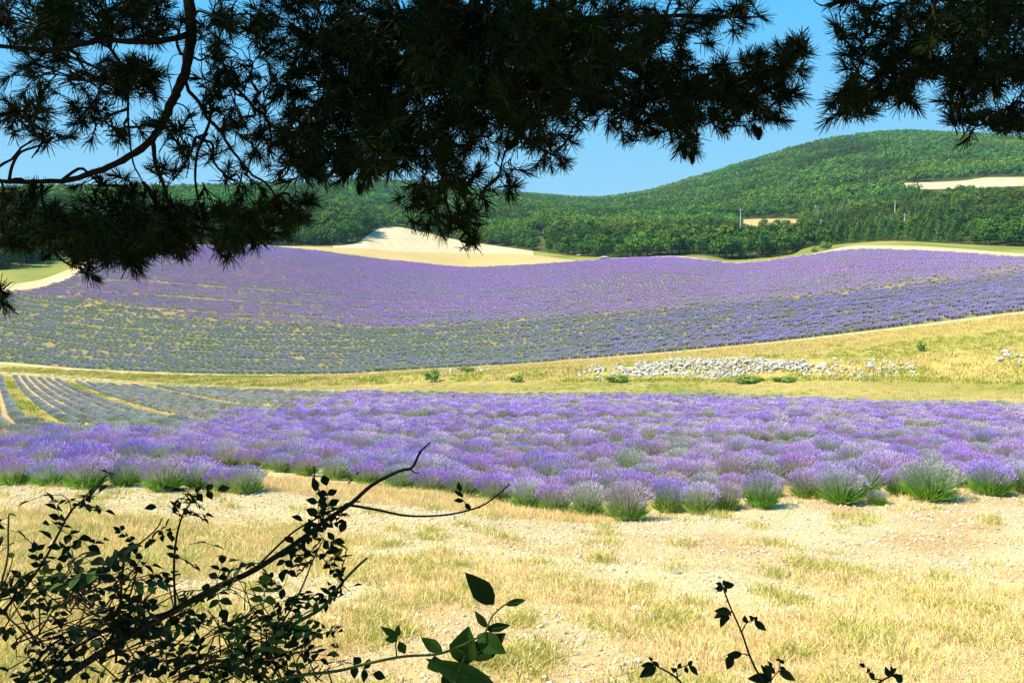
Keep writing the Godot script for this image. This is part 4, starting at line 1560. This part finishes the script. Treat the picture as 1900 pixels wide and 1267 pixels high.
func cane(parent: Node3D, list: Array, z0: float, z1: float, w0: float, w1: float, col: Color, thorns := 0, rooted := false) -> Array:
	var pts := pts_of(list, z0, z1)
	if rooted:                                           # carried on below the picture to the ground
		var f: Vector3 = pts[0]
		pts = [ground(f.x - 0.15, -f.z + 0.1) + Vector3.DOWN * 0.05, f.lerp(ground(f.x - 0.15, -f.z + 0.1), 0.5) + Vector3(-0.03, 0, 0)] + pts
	fresh()
	var rad := []
	var q := []
	for i in pts.size():
		rad.append(lerpf(w0, w1, float(i) / (pts.size() - 1)) * 0.5)
		q.append(pts[i] - parent.position)
	tube(q, rad, 7, col)
	for k in thorns:
		var i := 2 + rng.randi() % maxi(1, pts.size() - 4)
		var d: Vector3 = (q[i + 1] - q[i]).normalized()
		var s := side_of(d).rotated(d, rf(0, TAU))
		tube([q[i], q[i] + s * (rad[i] + 0.005) - d * 0.003], [0.003, 0.0005], 4, col)
	part(parent, "stem", flat_mesh(), m_bark)
	return pts

func add_leaf(parent: Node3D, mesh: Mesh, at: Vector3, dir: Vector3, s: float, m := -1) -> void:
	var z := dir.normalized()
	var x := Vector3.UP.cross(z)
	if x.length() < 0.1:
		x = Vector3.RIGHT
	x = x.normalized().rotated(z, rf(-0.9, 0.9))
	part(parent, "leaf", mesh, leaf_mats[m if m >= 0 else (0 if rf(0, 1) < 0.9 else 1)], Transform3D(Basis(x, z.cross(x), z) * Basis.from_scale(Vector3.ONE * s), at - parent.position))

func build_briars() -> void:
	for k in 4:
		var m := leafy([Color(0.12, 0.12, 0.12), Color(0.4, 0.4, 0.4), Color(0.4, 0.4, 0.4), Color(0.2, 0.2, 0.2)][k], 0.2, 0.6)
		m.albedo_color = [Color(0.50, 0.52, 0.42), Color(0.95, 1.0, 0.85), Color(1, 1, 1), Color(0.72, 0.78, 0.62)][k]
		leaf_mats.append(m)
	var bark := Color(0.045, 0.035, 0.025)
	var greenbark := Color(0.12, 0.15, 0.04)
	var leaves := []
	for k in 4:
		leaves.append(rose_leaf([5, 7, 5, 3][k], [0.031, 0.027, 0.034, 0.030][k]))
	var bush := thing("wild_rose_bush", "dark thorny wild rose bush with arching canes filling the bottom left corner", "rose bush", ground(-1.0, 2.4))
	var all := []
	var c1 := cane(bush, [[60, 1300], [180, 1215], [300, 1145], [400, 1090], [470, 1058], [560, 1000], [600, 968], [650, 935], [690, 900], [740, 874], [764, 868], [776, 845], [782, 836], [798, 821]], 2.3, 2.7, 0.021, 0.0042, bark, 12, true)
	cane(bush, [[760, 869], [768, 876], [778, 878]], 2.68, 2.68, 0.005, 0.003, bark)
	cane(bush, [[648, 937], [700, 946], [757, 957], [830, 955], [890, 940], [925, 917], [946, 898]], 2.6, 2.7, 0.008, 0.0035, bark, 3)
	cane(bush, [[600, 968], [594, 920], [583, 890], [584, 872], [580, 867]], 2.56, 2.6, 0.006, 0.003, bark)
	cane(bush, [[470, 1058], [540, 990], [600, 955], [640, 938]], 2.48, 2.6, 0.006, 0.005, bark)
	var c4 := cane(bush, [[360, 1290], [430, 1240], [492, 1196], [545, 1158], [590, 1133], [608, 1116], [634, 1082], [660, 1054], [681, 1035]], 2.35, 2.55, 0.013, 0.006, greenbark, 5, true)
	var c5 := cane(bush, [[325, 1130], [322, 1050], [328, 990], [340, 952], [350, 938], [352, 928], [344, 919]], 2.45, 2.5, 0.007, 0.003, bark, 2)
	var c6 := cane(bush, [[0, 1140], [60, 1070], [91, 1022], [131, 948], [165, 921], [186, 896], [196, 882]], 2.4, 2.6, 0.008, 0.004, bark, 2)
	cane(bush, [[131, 947], [126, 928], [112, 918]], 2.52, 2.52, 0.003, 0.002, bark)
	var c7 := cane(bush, [[214, 1230], [222, 1120], [229, 1042], [243, 1022], [286, 985], [300, 962]], 2.4, 2.5, 0.007, 0.003, bark, 2)
	var c8 := cane(bush, [[30, 1290], [77, 1214], [118, 1184], [170, 1176], [216, 1157], [256, 1120]], 2.3, 2.45, 0.008, 0.004, bark, 2, true)
	var c9 := cane(bush, [[60, 1290], [121, 1214], [185, 1176], [240, 1140], [290, 1090]], 2.35, 2.4, 0.009, 0.004, bark, 2, true)
	var c10 := cane(bush, [[-30, 1180], [10, 1050], [14, 985], [16, 955], [28, 957]], 2.2, 2.3, 0.006, 0.003, greenbark)
	var c11 := cane(bush, [[510, 1180], [555, 1100], [580, 1040], [600, 1000]], 2.45, 2.5, 0.006, 0.003, greenbark)
	var c12 := cane(bush, [[548, 1030], [590, 1032], [606, 1045], [622, 1072], [648, 1097]], 2.5, 2.52, 0.004, 0.002, bark)
	var c13 := cane(bush, [[320, 1266], [380, 1230], [450, 1225], [520, 1216], [590, 1180], [615, 1170]], 2.4, 2.5, 0.006, 0.003, bark)
	# leaves along the canes
	for e in [[c1, 26, 3, 26], [c4, 20, 2, 26], [c5, 12, 2, 24], [c6, 12, 2, 14], [c7, 10, 0, 16], [c8, 14, 3, 20], [c9, 12, 3, 16], [c10, 5, 0, 12], [c11, 12, 1, 12], [c12, 8, 1, 16], [c13, 14, 0, 20]]:
		for i in e[1]:
			var p: Vector3 = e[0][mini(e[2] + rng.randi() % maxi(1, mini(e[3], e[0].size() - e[2])), e[0].size() - 1)]
			var d := Vector3(rf(-1, 1), rf(-0.5, 0.7), rf(-0.5, 1.0))
			add_leaf(bush, leaves[rng.randi() % 4], p, d, rf(0.7, 1.15))
	cane(bush, [[862, 951], [866, 938], [858, 926], [853, 908]], 2.66, 2.68, 0.003, 0.0015, bark)
	for e in [[860, 922, 844, 911], [860, 930, 843, 928], [863, 934, 873, 946], [855, 912, 850, 896]]:
		var a := spot(e[0], e[1], 2.67)
		var b := spot(e[2], e[3], 2.66)
		fresh()
		leaflet(Vector3.ZERO, (b - a).normalized(), Vector3(rf(-0.4, 0.4), rf(0.2, 0.8), 0.8), a.distance_to(b) * 1.1, 0.015, Color(0.05, 0.085, 0.022))
		part(bush, "leaf", flat_mesh(), leaf_mats[0], Transform3D(Basis(), a - bush.position))
	# placed ones at the tips
	for e in [[194, 881, 2.6, 0.2, 0.1, 0.9], [112, 918, 2.52, -1, -0.1, 1.0], [344, 919, 2.5, -0.5, -0.7, 0.9], [338, 960, 2.5, 0.8, 0.2, 1.0], [128, 995, 2.5, 0.3, -1, 1.0], [60, 1010, 2.45, -0.3, 0.4, 1.1], [165, 1015, 2.45, 0.5, 0.3, 0.9], [280, 1012, 2.48, 0.2, 0.3, 1.1], [610, 990, 2.55, 0.3, -1, 0.9], [645, 905, 2.6, 0.6, 1.0, 0.6], [545, 1045, 2.5, -0.2, -0.5, 0.9], [350, 1010, 2.5, 1, 0.1, 1.0]]:
		add_leaf(bush, leaves[3], spot(e[0], e[1], e[2]), Vector3(e[3], e[4], 0.3), e[5], 0)
	# the tangle low on the left
	for e in [[80, 1085, 100, 60, 26], [180, 1080, 90, 60, 34], [150, 1150, 170, 60, 34], [300, 1110, 70, 50, 12], [420, 1180, 110, 70, 38], [490, 1210, 100, 60, 46], [340, 1235, 130, 45, 36], [120, 1235, 140, 45, 20], [30, 1130, 50, 70, 14], [460, 1110, 70, 50, 16], [570, 1245, 60, 25, 14], [250, 1190, 120, 50, 22]]:
		var z := rf(2.2, 2.6)
		fresh()
		for i in e[4] / 2:
			var a := spot(e[0] + rf(-1, 1) * e[2], e[1] + rf(0.2, 1) * e[3], z + rf(-0.2, 0.2))
			var b := spot(e[0] + rf(-1, 1) * e[2] + 20, e[1] + rf(-1, 0.2) * e[3], z + rf(-0.2, 0.2))
			var m := a.lerp(b, 0.5) + Vector3(rf(-0.03, 0.03), rf(0, 0.03), rf(-0.03, 0.03))
			tube([a - bush.position, m - bush.position, b - bush.position], [0.0024, 0.0018, 0.001], 4, bark)
		part(bush, "twig", flat_mesh(), m_bark)
		for i in int(e[4] * 0.44):
			var q := spot(e[0] + rng.randfn(0, 0.5) * e[2], e[1] + rng.randfn(0, 0.5) * e[3], z + rf(-0.25, 0.25))
			add_leaf(bush, leaves[rng.randi() % 3], q, Vector3(rf(-1, 1), rf(-0.6, 0.8), rf(-0.4, 1)), rf(0.75, 1.25), (1 if rf(0, 1) < (0.36 if e[0] > 400 else 0.08) else -1))
	# one orange leaf
	fresh()
	leaflet(Vector3.ZERO, Vector3(0.7, 0.5, 0.1).normalized(), Vector3(0.2, 0.3, 1), 0.034, 0.024, Color(0.45, 0.22, 0.02))
	var orange := part(bush, "leaf", flat_mesh(), leaf_mats[2], Transform3D(Basis(), spot(618, 1030, 2.55) - bush.position))
	orange.set_meta("label", "orange withered leaf")

	# the twig with broad leaves
	var twig := thing("broad_leaved_branch", "green branch with large ribbed oval leaves at the bottom centre", "shrub", ground(-0.8, 2.2))
	cane(twig, [[440, 1290], [532, 1257], [625, 1245], [686, 1230], [748, 1218], [809, 1214], [844, 1203], [880, 1186], [900, 1174], [912, 1145], [936, 1122]], 2.15, 2.35, 0.009, 0.004, greenbark, 4, true)
	cane(twig, [[844, 1203], [862, 1215], [850, 1245], [836, 1290]], 2.3, 2.3, 0.006, 0.006, greenbark)
	cane(twig, [[736, 1218], [734, 1195], [738, 1178]], 2.25, 2.27, 0.004, 0.002, bark)
	for e in [[917, 1122, 865, 1064, 40, 0, "tall oval leaf with a small hole"], [936, 1123, 978, 1112, 14, 3, ""], [856, 1232, 868, 1166, 56, 3, ""], [868, 1222, 940, 1176, 46, 0, ""], [920, 1272, 790, 1228, 48, 3, ""], [818, 1275, 872, 1228, 40, 0, ""], [900, 1168, 948, 1160, 18, 0, ""], [905, 1165, 880, 1134, 16, 0, ""], [822, 1212, 780, 1182, 24, 3, ""], [806, 1216, 812, 1252, 34, 1, ""], [895, 1290, 878, 1245, 20, 3, ""], [738, 1180, 706, 1164, 15, 3, ""], [738, 1180, 739, 1160, 13, 3, ""], [738, 1182, 714, 1188, 17, 3, ""], [740, 1190, 752, 1214, 18, 3, ""], [885, 1178, 938, 1212, 40, 3, ""]]:
		var a := spot(e[0], e[1], 2.32)
		var b := spot(e[2], e[3], 2.32 + rf(-0.04, 0.04))
		fresh()
		var up := Vector3(rf(-0.2, 0.2), rf(0.1, 0.5), 1.0)
		leaflet(Vector3.ZERO, (b - a).normalized(), up, a.distance_to(b), e[4] * 2.32 / FPX, Color(0.07, 0.13, 0.03), 0.03)
		tube([Vector3.ZERO, (b - a) * 0.5 + Vector3(0, 0, 0.003), (b - a) * 0.95], [0.0016, 0.0012, 0.0006], 3, Color(0.12, 0.17, 0.06))
		var o := part(twig, "leaf", flat_mesh(), leaf_mats[e[5]], Transform3D(Basis(), a - twig.position))
		if e[6] != "":
			o.set_meta("label", e[6])

	# the upright shoots on the right
	var shoots := [
		["tall upright wild rose shoot at the bottom right of centre", [[[1440, 1300], [1418, 1267], [1395, 1225], [1377, 1174], [1359, 1134], [1345, 1099], [1341, 1087]], [[1377, 1172], [1386, 1156], [1400, 1150]], [[1390, 1216], [1378, 1213], [1362, 1214]], [[1428, 1290], [1432, 1262], [1445, 1245], [1448, 1228]], [[1359, 1136], [1346, 1134]]],
			[[1341, 1088, 1328, 1094], [1341, 1088, 1330, 1082], [1341, 1086, 1346, 1076], [1343, 1088, 1364, 1085], [1343, 1086, 1357, 1080], [1343, 1090, 1350, 1100], [1341, 1090, 1332, 1097], [1357, 1136, 1328, 1133], [1350, 1134, 1357, 1142], [1346, 1137, 1326, 1146], [1346, 1138, 1338, 1164], [1348, 1137, 1348, 1156], [1386, 1157, 1382, 1143], [1400, 1150, 1406, 1145], [1400, 1151, 1422, 1170], [1398, 1152, 1392, 1143], [1378, 1213, 1350, 1216], [1362, 1214, 1348, 1242], [1362, 1214, 1356, 1226], [1433, 1262, 1390, 1258], [1440, 1250, 1420, 1234], [1448, 1228, 1440, 1222], [1446, 1238, 1460, 1244], [1445, 1244, 1476, 1262], [1433, 1240, 1426, 1226], [1432, 1262, 1414, 1234], [1448, 1230, 1456, 1226]]],
		["low wild rose shoot left of the tall upright shoot at the bottom", [[[1280, 1300], [1264, 1267], [1245, 1250], [1221, 1237], [1209, 1226]], [[1258, 1262], [1256, 1246], [1258, 1240], [1272, 1236], [1280, 1233]]],
			[[1214, 1232, 1190, 1236], [1214, 1233, 1188, 1258], [1218, 1236, 1198, 1256], [1209, 1227, 1206, 1218], [1211, 1227, 1224, 1237], [1256, 1246, 1246, 1240], [1258, 1241, 1264, 1230], [1272, 1236, 1276, 1250], [1278, 1234, 1296, 1252], [1276, 1235, 1286, 1226]]],
		["small wild rose sprig cut by the bottom edge towards the right", [[[1600, 1300], [1632, 1267], [1651, 1256], [1665, 1250]], [[1640, 1262], [1620, 1258], [1612, 1240], [1604, 1236]]],
			[[1606, 1237, 1596, 1232], [1610, 1240, 1612, 1250], [1612, 1248, 1626, 1262], [1651, 1256, 1644, 1238], [1654, 1255, 1656, 1234], [1652, 1250, 1664, 1240], [1660, 1252, 1678, 1266], [1656, 1254, 1674, 1258]]]]
	for s in shoots:
		var first := spot(s[1][0][0][0], s[1][0][0][1], 2.5)
		var o := thing("wild_rose_shoot", s[0], "rose shoot", ground(first.x - 0.15, 2.6))
		for k in s[1].size():
			cane(o, s[1][k], 2.5, 2.55, 0.0075 if k == 0 else 0.004, 0.0035 if k == 0 else 0.002, bark, 3 if k == 0 else 0, k == 0)
		for e in s[2]:
			var a := spot(e[0], e[1], 2.52)
			var b := spot(e[2], e[3], 2.52 + rf(-0.02, 0.02))
			fresh()
			leaflet(Vector3.ZERO, (b - a).normalized(), Vector3(rf(-0.6, 0.6), rf(0.1, 0.9), 0.8), a.distance_to(b) * 1.05, maxf(a.distance_to(b) * 0.5, 0.013), Color(0.045, 0.08, 0.02))
			part(o, "leaf", flat_mesh(), leaf_mats[0], Transform3D(Basis(), a - o.position))
